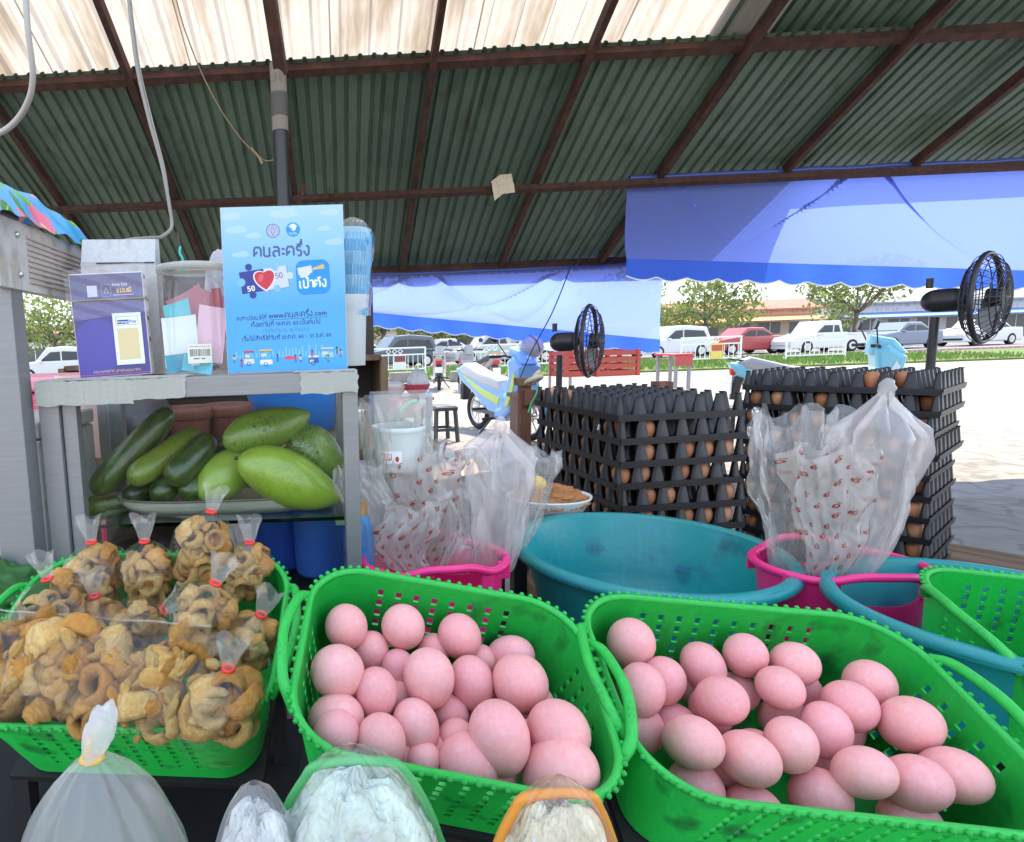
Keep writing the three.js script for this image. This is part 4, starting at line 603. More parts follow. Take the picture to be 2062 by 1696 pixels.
// ---------- clear jar of papers ----------
{
  const c = at(396, 748, 1.04), t = thing('plastic_jar', 'clear plastic jar of coloured papers beside the poster', 'jar', [c.x, shelfY + 0.0015, -1.06]), r = 0.058, h = 0.178;
  part(t, 'body', lathe([[0.001, 0.003], [r - 0.01, 0.003], [r - 0.002, 0.012], [r, 0.03], [r, h - 0.035], [r - 0.006, h - 0.018], [r - 0.004, h - 0.012], [r - 0.004, h]], 48), film([0.97, 0.98, 0.98], 0.06, 0.97));
  part(t, 'lid', lathe([[r - 0.003, h - 0.004], [r + 0.005, h - 0.004], [r + 0.006, h + 0.003], [r + 0.003, h + 0.007], [r - 0.006, h + 0.009], [r - 0.012, h + 0.006], [0, h + 0.006]], 48), film([0.75, 0.76, 0.7], 0.35, 0.6));
  const paper = (w, hh, x, y, z, ry, rz, col, nm = 'paper_slip') => { const g = new THREE.PlaneGeometry(w, hh, 8, 8); warp(g, (v) => { v.z += v.x * v.x * 6 + 0.002 * noise(v.x * 60, v.y * 40); }); const m = part(t, nm, g, std(col, 0.8, { side: THREE.DoubleSide }), [x, y, z]); m.rotation.set(-0.08, ry, rz); return m; };
  paper(0.062, 0.085, -0.018, 0.055, 0.04, -0.2, 0.05, [0.68, 0.72, 0.74]); paper(0.048, 0.095, 0.03, 0.066, 0.032, 0.3, -0.14, [0.78, 0.5, 0.58]); paper(0.05, 0.05, -0.022, 0.098, 0.03, -0.3, 0.2, [0.12, 0.5, 0.55]); paper(0.06, 0.06, 0.015, 0.115, -0.01, 0.5, -0.3, [0.6, 0.2, 0.26]); paper(0.07, 0.05, -0.015, 0.12, -0.025, -0.2, 0.4, [0.6, 0.25, 0.3]); paper(0.05, 0.03, -0.02, 0.02, 0.045, 0, 0.1, [0.08, 0.3, 0.4]);
  paper(0.05, 0.028, 0.008, 0.016, 0.047, 0.1, -0.2, [0.15, 0.5, 0.58]); paper(0.02, 0.09, 0.044, 0.1, 0.01, 0.8, 0.15, [0.5, 0.1, 0.12]);
  const lab = canvasTex(256, 192, (g) => { g.fillStyle = '#d8d6c4'; g.fillRect(0, 0, 256, 192); g.fillStyle = '#3a3a3a'; let x = 24; while (x < 230) { const w = rnd(2, 8); g.fillRect(x, 50, w, 70); x += w + rnd(3, 7); } for (let i = 0; i < 11; i++) g.fillRect(24 + i * 19, 20, rnd(6, 14), 8); g.fillRect(60, 140, 60, 10); g.fillRect(140, 140, 40, 10); });
  const lg = new THREE.CylinderGeometry(r + 0.0006, r + 0.0006, 0.032, 16, 1, true, -0.1, 0.7); part(t, 'barcode_label', lg.translate(0, 0.034, 0), std([1, 1, 1], 0.6, { map: lab, side: THREE.DoubleSide }));
  const k = thing('dangling_twine', 'teal cord tied to a dark string dangling above the clear jar', 'cord', at(366, 530, 1.06)); const q = k.position; const rel = (a, b) => at(a, b, 1.06).sub(q);
  part(k, 'cord', tube([rel(363, 496), rel(362, 510), rel(368, 522), rel(366, 534), rel(369, 548)], 0.0022, 20, 6), std([0.05, 0.5, 0.42], 0.6)); part(k, 'string', tube([rel(357, 468), rel(360, 484), rel(363, 497)], 0.0018, 10, 6), std([0.08, 0.06, 0.05], 0.8));
}
// ---------- sleeve of blue cups and frosted beaker behind the poster ----------
{
  const c = at(716, 745, 1.1), t = thing('frosted_beaker', 'tall frosted plastic beaker half hidden behind the poster', 'beaker', [c.x - 0.012, shelfY + 0.0015, -1.12]);
  part(t, 'body', lathe([[0, 0.002], [0.032, 0.002], [0.036, 0.1], [0.04, 0.108], [0.042, 0.13], [0.039, 0.13], [0.034, 0.1], [0.03, 0.005], [0, 0.005]], 36), film([0.85, 0.88, 0.88], 0.6, 0.5));
  const s = thing('cup_sleeve', 'wrapped stack of blue striped plastic cups standing in the beaker', 'cups', [c.x - 0.012, shelfY + 0.006, -1.12]); s.rotation.z = -0.06;
  for (let i = 0; i < 7; i++) { const y = 0.06 + i * 0.021, g = lathe([[0.024, y], [0.033, y + 0.055], [0.0345, y + 0.057], [0.033, y + 0.058]], 40); const cu = part(s, 'cup', g, film(i % 2 ? [0.12, 0.55, 0.8] : [0.5, 0.8, 0.9], 0.5, 0.4)); }
  const ribs = []; for (let i = 0; i < 36; i++) { const a = i / 36 * 6.283; ribs.push(bar(V(Math.cos(a) * 0.033, 0.09, Math.sin(a) * 0.033), V(Math.cos(a) * 0.0355, 0.235, Math.sin(a) * 0.0355), 0.0016)); } part(s, 'stripes', join(ribs), std([0.06, 0.42, 0.72], 0.5));
  const rows = []; for (let j = 0; j <= 26; j++) { const b = j / 26, row = []; for (let i = 0; i < 40; i++) { const a = i / 40 * 6.283, r = (b < 0.78 ? 0.038 : 0.038 * Math.sqrt(Math.max(0.02, 1 - ((b - 0.78) / 0.22) ** 2))) * (1 + 0.1 * noise(a * 2, b * 8, 3) + 0.05 * Math.sin(a * 7 + b * 9)); row.push(V(Math.cos(a) * r, 0.09 + b * 0.175, Math.sin(a) * r)); } rows.push(row); } part(s, 'wrapper', loft(rows), film([0.98, 0.98, 0.98], 0.15, 0.96));
  const d = at(448, 520, 1.25), b = thing('pale_bag', 'pale grey plastic bag peeking from behind the poster edge', 'bag', [d.x + 0.01, shelfY + 0.0015, -1.2]); part(b, 'bag', warp(new THREE.SphereGeometry(0.1, 30, 22), (v) => { const a = Math.atan2(v.z, v.x); v.x *= 0.45; v.z *= 0.35; v.y = v.y * 1.2 + 0.115; v.x *= 1 + 0.12 * Math.sin(a * 8); v.multiplyScalar(1 + 0.12 * fbm(v.x * 30, v.y * 20, v.z * 30)); v.y = Math.max(0.001, v.y); }), film([0.7, 0.66, 0.68], 0.8, 0.5));
}

// ---------- fruit and vegetables in the case ----------
const UP = V(0, 1, 0);
const orient = (o, a, b) => { o.position.copy(a).add(b).multiplyScalar(0.5); o.quaternion.setFromUnitVectors(UP, b.clone().sub(a).normalize()); return o; };
function fruitGeo(len, r, prof, bend, seed2, tone) {
  const rings = [], n = 70, m = 44;
  for (let j = 0; j <= n; j++) { const t = j / n, y = (t - 0.5) * len, rr = Math.max(0.0006, r * prof(t)), row = []; for (let i = 0; i < m; i++) { const a = i / m * 2 * Math.PI, k = 1 + 0.035 * fbm(Math.cos(a) * 1.5 + seed2, t * 4, Math.sin(a) * 1.5, 3); row.push(V(Math.cos(a) * rr * k + bend * (0.25 - (t - 0.5) ** 2), y, Math.sin(a) * rr * k)); } rings.push(row); }
  const g = loft(rings, true, [1, len * 5]); tint(g, (v) => tone(v, len)); return g;
}
const cukeProf = (t) => Math.pow(Math.max(0, 1 - Math.abs(2 * t - 1) ** 5), 0.5) * (1 - 0.12 * (t - 0.3));
const mangoProf = (t) => Math.pow(Math.sin(Math.PI * t), 0.54) * (1.08 - 0.26 * t);
const veg = phys([1, 1, 1], 0.3, { vertexColors: true, clearcoat: 0.5, clearcoatRoughness: 0.12, bumpMap: rep(tFine, 3), bumpScale: 0.0008 });
const cukeTone = (pale, sd) => (v, len) => { const a = Math.atan2(v.z, v.x), st = Math.max(0, Math.sin(a * 9 + sd)) * 0.18 * Math.min(1, Math.max(0, 0.5 - v.y / len) * 1.6 + 0.25), k = Math.min(1, pale * (0.5 + 0.7 * (0.5 - v.y / len)) + st + 0.5 * fbm(v.x * 60 + sd, v.y * 40, v.z * 60)); const q = Math.max(0, Math.min(1, k)); const sp = 1 - 0.55 * Math.max(0, noise(v.x * 300, v.y * 300, v.z * 300 + sd) - 0.1) * 1.6; return [(0.009 + 0.15 * q) * sp, (0.036 + 0.18 * q) * sp, (0.007 + 0.012 * q) * sp]; };
const cukes = [[190, 990, 342, 828, 0.0275, 1.07, 1.13, 0.3, 0.008, 'long upright dark green cucumber leaning on the pile'], [172, 1022, 300, 1000, 0.02, 1.09, 1.13, 0.9, 0, 'pale yellow-green cucumber lying under the long one'], [264, 966, 398, 872, 0.0255, 1.04, 1.14, 1.7, 0.006, 'bright light green cucumber lying across the tray'], [343, 968, 425, 884, 0.0275, 1.04, 1.1, 0.15, 0.004, 'glossy dark cucumber above the others in the tray'], [252, 1002, 360, 960, 0.0215, 1.08, 1.16, 0.05, 0, 'small dark cucumber low on the tray rim'], [312, 1002, 400, 925, 0.024, 1.05, 1.14, 0.12, 0, 'dark cucumber low in the tray beside the small one'], [372, 1000, 455, 915, 0.0265, 1.05, 1.14, 0.2, 0, 'dark cucumber low in the tray beside the mangoes'], [420, 930, 475, 888, 0.025, 1.13, 1.17, 0.1, 0, 'dark cucumber tucked behind the mangoes']];
cukes.forEach(([x0, y0, x1, y1, r, z0, z1, pale, bend, l], i) => { const a = at(x0, y0, z0), b = at(x1, y1, z1); orient(single('cucumber', l, 'cucumber', fruitGeo(a.distanceTo(b) + 0.01, r, cukeProf, bend, i * 3.1, cukeTone(pale, i)), veg, null, 'cucumbers on the enamel tray'), a, b); });
const mangoTone = (base, spots, sd) => (v) => { const f = fbm(v.x * 25 + sd, v.y * 25, v.z * 25, 3), s = spots * Math.max(0, noise(v.x * 520 + sd, v.y * 520, v.z * 520) - 0.42 + 1.6 * fbm(v.x * 14 + sd, v.y * 14, v.z * 14, 2) + 0.12 * spots), k = 1 - Math.min(0.8, s * 3); return [(base[0] + 0.08 * f) * k, (base[1] + 0.1 * f) * k, (base[2] + 0.01 * f) * k]; };
const mangoes = [[450, 893, 622, 834, 0.042, 1.07, 1.12, [0.17, 0.27, 0.03], 0.75, 'dark green mango with black specks on top of the pile'], [480, 925, 685, 1003, 0.0505, 1.02, 1.03, [0.27, 0.38, 0.035], 0.12, 'large bright green mango lying in front of the others'], [585, 872, 692, 958, 0.05, 1.1, 1.13, [0.19, 0.29, 0.05], 0.8, 'speckled green mango behind the large one by the post'], [404, 1004, 512, 898, 0.044, 1.05, 1.12, [0.29, 0.42, 0.05], 0.05, 'pale green mango standing between the cucumbers and the large mango'], [560, 950, 670, 900, 0.045, 1.14, 1.17, [0.2, 0.3, 0.04], 0.4, 'green mango buried under the rest of the pile']];
mangoes.forEach(([x0, y0, x1, y1, r, z0, z1, base, spots, l], i) => {
  const a = at(x0, y0, z0), b = at(x1, y1, z1), len = a.distanceTo(b) + 0.004, rings = [], n = 72, m = 84;
  for (let j = 0; j <= n; j++) { const t = j / n, rr = Math.max(0.0005, r * mangoProf(t)), row = []; for (let q = 0; q < m; q++) { const an = q / m * 6.2832; row.push(V(Math.cos(an) * rr + 0.012 * Math.sin(Math.PI * t) * (t - 0.4), (t - 0.5) * len, Math.sin(an) * rr * 0.86)); } rings.push(row); }
  const g = loft(rings); tint(g, mangoTone(base, spots, i * 9.7)); const o = thing('mango', l, 'mango', null, 0, 'mangoes on the enamel tray'); orient(o, a, b); part(o, 'fruit', g, veg); part(o, 'stem', cyl(0.003, 0.004, 0.008, 8, 0, -len / 2 - 0.001, 0), std([0.06, 0.04, 0.02], 0.8));
});
{
  const c = at(462, 1005, 1.1), t = thing('enamel_tray', 'cream oval enamel tray under the cucumbers and mangoes', 'tray', [c.x, 0.9665, -1.105]), prof = [[0.82, 0.003], [0.9, 0.004], [0.97, 0.016], [1, 0.026], [1.02, 0.027], [1.0, 0.0235], [0.98, 0.014], [0.9, 0], [0, 0]], el = (k, y) => { const r = []; for (let i = 0; i < 64; i++) { const a = i / 64 * 6.2832, q = 1 / Math.pow(Math.abs(Math.cos(a)) ** 3 + Math.abs(Math.sin(a)) ** 3, 1 / 3); r.push(V(Math.cos(a) * 0.2 * k * q, y, Math.sin(a) * 0.105 * k * q)); } return r; };
  part(t, 'body', loft([el(0.001, 0.003), ...prof.map(([k, y]) => el(Math.max(0.001, k), y))]), phys([0.66, 0.62, 0.5], 0.3, { side: THREE.DoubleSide, map: tMottle }));
  part(t, 'rim', tube(el(1.015, 0.0275), 0.0022, 90, 6, true), std([0.12, 0.09, 0.07], 0.4));
  // things under the glass shelf
  let k = 0; for (const [px, z, col, l] of [[560, 1.2, [0.03, 0.08, 0.45], 'deep blue jug under the glass shelf'], [645, 1.16, [0.06, 0.16, 0.6], 'bright blue jug under the glass shelf near the post']]) { const q = at(px, 1120, z), o = thing('water_jug', l, 'jug', [q.x, 0.8, q.z]); part(o, 'body', lathe([[0, 0], [0.048, 0], [0.05, 0.01], [0.054, 0.13], [0.05, 0.13], [0.046, 0.012], [0, 0.012]]), phys(col, 0.25)); part(o, 'handle', moved(new THREE.TorusGeometry(0.035, 0.006, 6, 14, 3.3), 0.05, 0.07, 0, 0, 0, -1.6), phys(col, 0.25)); }
  const q = at(330, 1090, 1.15), o = thing('dark_sack', 'dark brown sack in the shade under the glass shelf', 'sack', [q.x, 0.8, q.z]); part(o, 'sack', warp(new THREE.SphereGeometry(0.09, 26, 18), (v) => { v.x *= 1.5; v.y = Math.max(-0.05, v.y) * 0.8 + 0.042; v.multiplyScalar(1 + 0.25 * fbm(v.x * 14, v.y * 14, v.z * 14)); v.y = Math.max(0.001, v.y); }), std([0.08, 0.04, 0.04], 0.5)); part(o, 'tie', moved(new THREE.TorusGeometry(0.02, 0.004, 6, 16), 0.03, 0.09, 0, 1.4, 0, 0), M.band);
}

// ---------- perforated baskets ----------
function roundRect(a, b, r, step = 0.006) {           // [x, z, nx, nz, straight?] along the outline
  const out = [], seg = (x0, z0, x1, z1, nx, nz) => { const L = Math.hypot(x1 - x0, z1 - z0), n = Math.max(1, Math.round(L / step)); for (let i = 0; i < n; i++) out.push([x0 + (x1 - x0) * i / n, z0 + (z1 - z0) * i / n, nx, nz, true]); }, arc = (cx, cz, a0) => { const n = 10; for (let i = 0; i < n; i++) { const q = a0 + i / n * Math.PI / 2; out.push([cx + r * Math.cos(q), cz + r * Math.sin(q), Math.cos(q), Math.sin(q), false]); } };
  seg(a, -b + r, a, b - r, 1, 0); arc(a - r, b - r, 0); seg(a - r, b, -a + r, b, 0, 1); arc(-a + r, b - r, Math.PI / 2); seg(-a, b - r, -a, -b + r, -1, 0); arc(-a + r, -b + r, Math.PI); seg(-a + r, -b, a - r, -b, 0, -1); arc(a - r, -b + r, Math.PI * 1.5); return out;
}
function basketWall(a, b, r, h, taper) {
  const P = roundRect(a, b, r, 0.0072), n = P.length, ys = [0, -0.016], TH2 = 0.0016; while (ys[ys.length - 1] > -h + 0.03) { ys.push(ys[ys.length - 1] - 0.009, ys[ys.length - 1] - 0.0135); } ys.push(-h);
  const pos = [], nor = [], uv = [], pt = (i, j, s) => { const [x, z, nx, nz] = P[i % n], y = ys[j], d = taper * (-y / h) - s * TH2; return V(x - nx * d, y, z - nz * d); }, nn = (i, s) => V(P[i % n][2] * s, 0.12 * s, P[i % n][3] * s).normalize();
  const quad = (p, q, r2, s2, n1, n2) => { if (q.clone().sub(p).cross(r2.clone().sub(p)).dot(n1) < 0) { [q, s2] = [s2, q]; [p, q, r2, s2, n1, n2] = [p, q, r2, s2, n1, n2]; for (const [v, m] of [[p, n1], [q, n1], [r2, n2], [p, n1], [r2, n2], [s2, n2]]) { pos.push(v.x, v.y, v.z); nor.push(m.x, m.y, m.z); uv.push(v.x + v.z, v.y); } return; } for (const [v, m] of [[p, n1], [q, n2], [r2, n2], [p, n1], [r2, n2], [s2, n1]]) { pos.push(v.x, v.y, v.z); nor.push(m.x, m.y, m.z); uv.push(v.x + v.z, v.y); } };
  const hole = (i, j) => { const q = ((i % n) + n) % n; return P[q][4] && P[(q + 1) % n][4] && q % 3 === 1 && j > 0 && j < ys.length - 2 && j % 2 === 1; };
  for (let i = 0; i < n; i++) for (let j = 0; j < ys.length - 1; j++) {
    if (hole(i, j)) { for (const [i0, j0, i1, j1] of [[i, j, i, j + 1], [i + 1, j, i + 1, j + 1], [i, j, i + 1, j], [i, j + 1, i + 1, j + 1]]) { const A = pt(i0, j0, 1), B = pt(i1, j1, 1), C = pt(i1, j1, -1), D = pt(i0, j0, -1), m = B.clone().sub(A).cross(D.clone().sub(A)).normalize(); quad(A, B, C, D, m, m); } continue; }
    quad(pt(i, j, 1), pt(i + 1, j, 1), pt(i + 1, j + 1, 1), pt(i, j + 1, 1), nn(i, 1), nn(i + 1, 1));
    quad(pt(i, j, -1), pt(i + 1, j, -1), pt(i + 1, j + 1, -1), pt(i, j + 1, -1), nn(i, -1), nn(i + 1, -1));
  }
  const g = new THREE.BufferGeometry(); g.setAttribute('position', new THREE.Float32BufferAttribute(pos, 3)); g.setAttribute('normal', new THREE.Float32BufferAttribute(nor, 3)); g.setAttribute('uv', new THREE.Float32BufferAttribute(uv, 2)); return g;
}
function greenBasket(label, c, euler, w, d, h) {
  const t = thing('green_basket', label, 'basket', c); t.rotation.order = 'YXZ'; t.rotation.set(...euler); t.userData.group = 'green perforated baskets';
  const a = w / 2, b = d / 2, r = Math.min(a, b) * 0.55, taper = 0.028;
  part(t, 'wall', basketWall(a, b, r, h, taper), M.green);
  const fl = roundRect(a - taper, b - taper, r, 0.02); part(t, 'floor', extrude(fl.map((p) => [p[0], p[1]]), 0.003).rotateX(Math.PI / 2).translate(0, -h, 0), M.green);
  const rim = roundRect(a + 0.002, b + 0.002, r, 0.02).map(([x, z]) => V(x, 0.001, z));
  const beads = []; roundRect(a + 0.003, b + 0.003, r, 0.0125).forEach(([x, z, nx, nz], i) => { if (i % 1 === 0) beads.push(moved(new THREE.IcosahedronGeometry(0.0027, 1), x + nx * 0.0035, 0.0035, z + nz * 0.0035)); });
  const rm = part(t, 'rim', tube(rim, 0.0042, 160, 8, true), M.green); part(rm, 'beading', join(beads), M.green).userData.kind = 'stuff';
  for (const s of [-1, 1]) part(t, 'handle', join(tube([[s * (a - 0.001), -0.012, -b * 0.62], [s * (a + 0.012), 0.006, -b * 0.5], [s * (a + 0.02), 0.013, -b * 0.2], [s * (a + 0.022), 0.014, 0], [s * (a + 0.02), 0.013, b * 0.2], [s * (a + 0.012), 0.006, b * 0.5], [s * (a - 0.001), -0.012, b * 0.62]], 0.0055, 40, 10)), M.green);
  t.updateMatrixWorld(true);
  const n = V(0, 1, 0).applyEuler(t.rotation);
  t.userData.pick = undefined; delete t.userData.pick;
  return { t, onPlane: (px, py, off) => { const q = c.clone().addScaledVector(n, off), ry = rayOf(px, py), k = q.sub(camera.position).dot(n) / ry.dot(n); return ry.multiplyScalar(k).add(camera.position); }, n, inside: (q, m) => { const l = q.clone().sub(c).applyQuaternion(t.quaternion.clone().invert()), k = taper * Math.max(0, -l.y) / h + m + 0.003; l.x = Math.max(k - a, Math.min(a - k, l.x)); l.z = Math.max(k - b, Math.min(b - k, l.z)); l.y = Math.max(m - h, l.y); return l.applyQuaternion(t.quaternion).add(c); } };
}
const eggBasket = greenBasket('green perforated basket holding the pink eggs beside the bags of rinds', V(0.127, 0.921, -0.574), [0.39, -0.166, -0.19], 0.3, 0.222, 0.13);
const rindBasket = greenBasket('green perforated basket filled with bagged fried rinds', V(-0.233, 0.905, -0.714), [0.4, -0.1, 0], 0.36, 0.262, 0.135);
const eggBasket2 = greenBasket('green perforated basket of pink eggs in front of the big teal tub', V(0.475, 0.88, -0.57), [0.36, -0.12, -0.1], 0.36, 0.24, 0.13);
const limeBasket = greenBasket('empty green perforated basket at the end of the counter', V(0.97, 0.86, -0.69), [0.25, -0.2, -0.1], 0.3, 0.24, 0.12);
for (const [b, w, d, h, l] of [[eggBasket, 0.27, 0.18, 0.13, 'dark sloping board propping the egg basket next to the rinds'], [rindBasket, 0.32, 0.22, 0.135, 'dark sloping board propping the basket of rinds'], [eggBasket2, 0.32, 0.2, 0.13, 'dark sloping board propping the egg basket before the teal tub'], [limeBasket, 0.26, 0.2, 0.12, 'dark sloping board propping the empty green basket']]) {
  const e = b.t.rotation, c = b.t.position.clone().addScaledVector(b.n, -h - 0.008), t = thing('display_board', l, 'board', [c.x, TB, c.z], e.y, 'sloping boards under the green baskets'), g = new THREE.BoxGeometry(w, 0.01, d).applyMatrix4(new THREE.Matrix4().makeRotationFromEuler(new THREE.Euler(e.x, 0, e.z, 'YXZ'))).translate(0, c.y - TB, 0);
  part(t, 'board', uvm(g), M.dark); for (const s of [-1, 1]) { const bk = V(s * w * 0.46, -0.006, -d * 0.46).applyEuler(new THREE.Euler(e.x, 0, e.z, 'YXZ')); part(t, 'prop', box(0.02, c.y - TB + bk.y, 0.02, bk.x, (c.y - TB + bk.y) / 2, bk.z), M.dark); const fr = V(s * w * 0.46, -0.006, d * 0.46).applyEuler(new THREE.Euler(e.x, 0, e.z, 'YXZ')); part(t, 'prop', box(0.02, c.y - TB + fr.y, 0.02, fr.x, (c.y - TB + fr.y) / 2, fr.z), M.dark); }
}
// ---------- pink eggs ----------
const eggGeo = (() => { const pts = []; for (let i = 0; i <= 26; i++) { const a = Math.PI * i / 26; pts.push([Math.max(0, Math.sin(a) * (1 - 0.09 * Math.cos(a))), -1.29 * Math.cos(a)]); } const g = lathe(pts, 36); const uv = g.attributes.uv; for (let i = 0; i < uv.count; i++) uv.setXY(i, uv.getX(i) * 3, uv.getY(i) * 2); return g; })();
const tEgg = dataTex(256, (u, v) => { const f = fbm(u * 8, v * 8, 2, 4), s = noise(u * 70, v * 70, 5); const c = Math.max(0, fbm(u * 3.3 + 4, v * 3.3, 8.2, 5) - 0.08) * 0.9, sp = noise(u * 34, v * 34, 11.3) > 0.7 ? 0.08 : 0; return [0.97 + 0.03 * f + 0.01 * s - sp * 0.5, 0.945 + 0.08 * f + 0.015 * s + c * 0.18 - sp * 0.7, 0.945 + 0.08 * f + 0.015 * s + c * 0.2 - sp * 0.7]; });
const eggMats = [[0.83, 0.39, 0.375], [0.85, 0.42, 0.4], [0.81, 0.365, 0.36], [0.84, 0.405, 0.38], [0.83, 0.38, 0.38]].map((c, i) => phys(c, 0.5, { map: tEgg, bumpMap: rep(tFine, 3), bumpScale: 0.0003, sheen: 0.1 }));
let eggN = 0;
function pinkEgg(basket, px, py, wpx, hpx, rotDeg, off, label, group) {
  const p = basket.inside(basket.onPlane(px, py, off), 0.0285), toCam = camera.position.clone().sub(p), dist = toCam.dot(V(0, 0, 1).applyQuaternion(camera.quaternion)); toCam.normalize();
  const sh = Math.min(wpx, hpx), asp = Math.max(wpx, hpx) / sh, r = Math.min(0.029, sh / 2 * dist / F), cb = Math.sqrt(Math.min(0.98, Math.max(0.02, (asp * asp - 1) / 0.66)));
  const ang = rotDeg * Math.PI / 180, dir = V(Math.sin(ang), Math.cos(ang), 0).applyQuaternion(camera.quaternion).multiplyScalar(cb).addScaledVector(toCam, Math.sqrt(1 - cb * cb)).normalize();
  const e = single('pink_egg', label, 'egg', eggGeo, eggMats[eggN++ % 5], p, group); e.scale.setScalar(r); e.quaternion.setFromUnitVectors(UP, dir); e.rotateY(eggN * 1.7);
}
{ // crop coordinates of each egg in the photograph: centre, width, height, lean of the long axis, lift from the rim plane
  const L = [[463, 484, 268, 252, 0, -0.035], [800, 480, 262, 255, 0, -0.035], [1133, 497, 248, 275, -18, -0.035], [606, 630, 210, 250, 20, -0.06], [770, 740, 200, 290, 0, -0.06], [975, 610, 210, 190, 40, -0.06], [952, 790, 298, 368, 0, -0.028], [1208, 815, 255, 370, -8, -0.042], [1262, 670, 190, 190, 0, -0.062], [1440, 640, 262, 210, 90, -0.045], [1494, 820, 318, 345, 0, -0.03], [382, 740, 322, 305, 90, -0.028], [638, 880, 250, 320, 5, -0.034], [395, 1030, 345, 292, 80, -0.045], [390, 1180, 290, 260, 60, -0.035], [668, 1200, 290, 335, 0, -0.035], [880, 1078, 268, 380, -18, -0.045], [1070, 1010, 220, 250, 30, -0.07], [1120, 1160, 230, 260, 0, -0.06], [1372, 1143, 350, 462, -8, -0.015], [1722, 1110, 362, 375, 0, -0.02], [910, 1365, 225, 200, 90, -0.055], [1195, 1400, 350, 345, 60, -0.045], [1740, 1420, 480, 400, 70, -0.025], [1570, 1180, 230, 330, 0, -0.045], [1600, 950, 250, 250, 0, -0.06], [760, 930, 230, 250, 0, -0.075], [560, 1000, 240, 240, 0, -0.075], [1000, 1230, 240, 240, 0, -0.075], [1350, 1450, 260, 260, 0, -0.06], [1480, 700, 230, 230, 0, -0.075], [830, 1230, 240, 240, 0, -0.07], [1300, 1000, 250, 250, 0, -0.08], [520, 1300, 260, 260, 0, -0.06]];
  for (const [x, y, w, h, a, o] of L) pinkEgg(eggBasket, 540 + x / 2.946, 1100 + y / 2.946, w / 2.946, h / 2.946, a, o, 'pink shelled egg heaped in the green basket beside the bagged rinds', 'pink eggs in the basket beside the rinds');
  const put = []; let tries = 0;
  while (put.length < 44 && tries++ < 6000) { const top = put.length > 17, q = [rnd(-0.136, 0.136), (top ? -0.036 : -0.078) + rnd(-0.008, 0.01), rnd(-0.076, 0.076), rnd(0.0215, 0.0255)]; if (put.every((o) => Math.hypot(o[0] - q[0], (o[1] - q[1]) * 1.1, o[2] - q[2]) > (o[3] + q[3]) * 0.96)) put.push(q); }
  for (const [x, y, z, r] of put) { const e = single('pink_egg', 'pink shelled egg heaped in the green basket before the big teal tub', 'egg', eggGeo, eggMats[eggN++ % 5], V(x, y, z).applyEuler(eggBasket2.t.rotation).add(eggBasket2.t.position), 'pink eggs in the basket before the teal tub'); e.scale.setScalar(r); e.rotation.set(rnd(-0.3, 1.2), rnd(0, 6), rnd(-0.6, 0.6)); }
}
// ---------- bagged fried rinds ----------
const tRind = dataTex(128, (u, v) => { const f = fbm(u * 5, v * 5, 3, 4); return [0.97 + 0.06 * f, 0.93 + 0.26 * f, 0.88 + 0.45 * f]; });
const rindGeos = []; const rindMats = [[0.83, 0.47, 0.125], [0.87, 0.56, 0.18], [0.74, 0.37, 0.08], [0.87, 0.62, 0.25]].map((c) => std(c, 0.5, { map: rep(tRind, 1), bumpMap: rep(tBump, 2.5), bumpScale: 0.005 }));
for (let k = 0; k < 18; k++) {
  const long = k >= 12, turns = (long ? rnd(0.16, 0.4) : rnd(0.75, 1.3)) * 2 * Math.PI, R0 = long ? rnd(0.028, 0.042) : rnd(0.0125, 0.0195), drift = rnd(-0.012, 0.012), w = rnd(0.0085, 0.0135), th = rnd(0.0042, 0.006), N = 32, rings = [];
  for (let j = 0; j <= N; j++) {
    const t = j / N, a = t * turns, rr = R0 * (1 - 0.35 * t) * (1 + 0.18 * noise(t * 3, k, 1)), c = V(Math.cos(a) * rr, Math.sin(a) * rr, (t - 0.5) * drift + 0.004 * noise(t * 4, k, 7)), er = V(Math.cos(a), Math.sin(a), 0), ez = V(0, 0, 1), end = Math.pow(Math.sin(Math.PI * Math.min(0.97, Math.max(0.03, t))), 0.3), row = [];
    for (let i = 0; i < 11; i++) { const q = i / 11 * 6.2832, n2 = 1 + 0.28 * noise(t * 7 + k * 5, Math.cos(q) * 1.4, Math.sin(q) * 1.4 + k) + 0.2 * noise(t * 19 + k, Math.cos(q) * 3, Math.sin(q) * 3); row.push(c.clone().addScaledVector(er, Math.cos(q) * th * end * n2).addScaledVector(ez, Math.sin(q) * w * end * n2)); }
    rings.push(row);
  }
  rings.unshift(rings[0].map(() => rings[0].reduce((s, p) => s.add(p), V()).multiplyScalar(1 / 11))); const e = rings[rings.length - 1]; rings.push(e.map(() => e.reduce((s, p) => s.add(p), V()).multiplyScalar(1 / 11)));
  if (long) { const cm = rings.flat().reduce((s, p) => s.add(p), V()).multiplyScalar(1 / (rings.length * 11)); rings.forEach((r) => r.forEach((p) => p.sub(cm))); }
  rindGeos.push(loft(rings, true, [2, 6]));
}
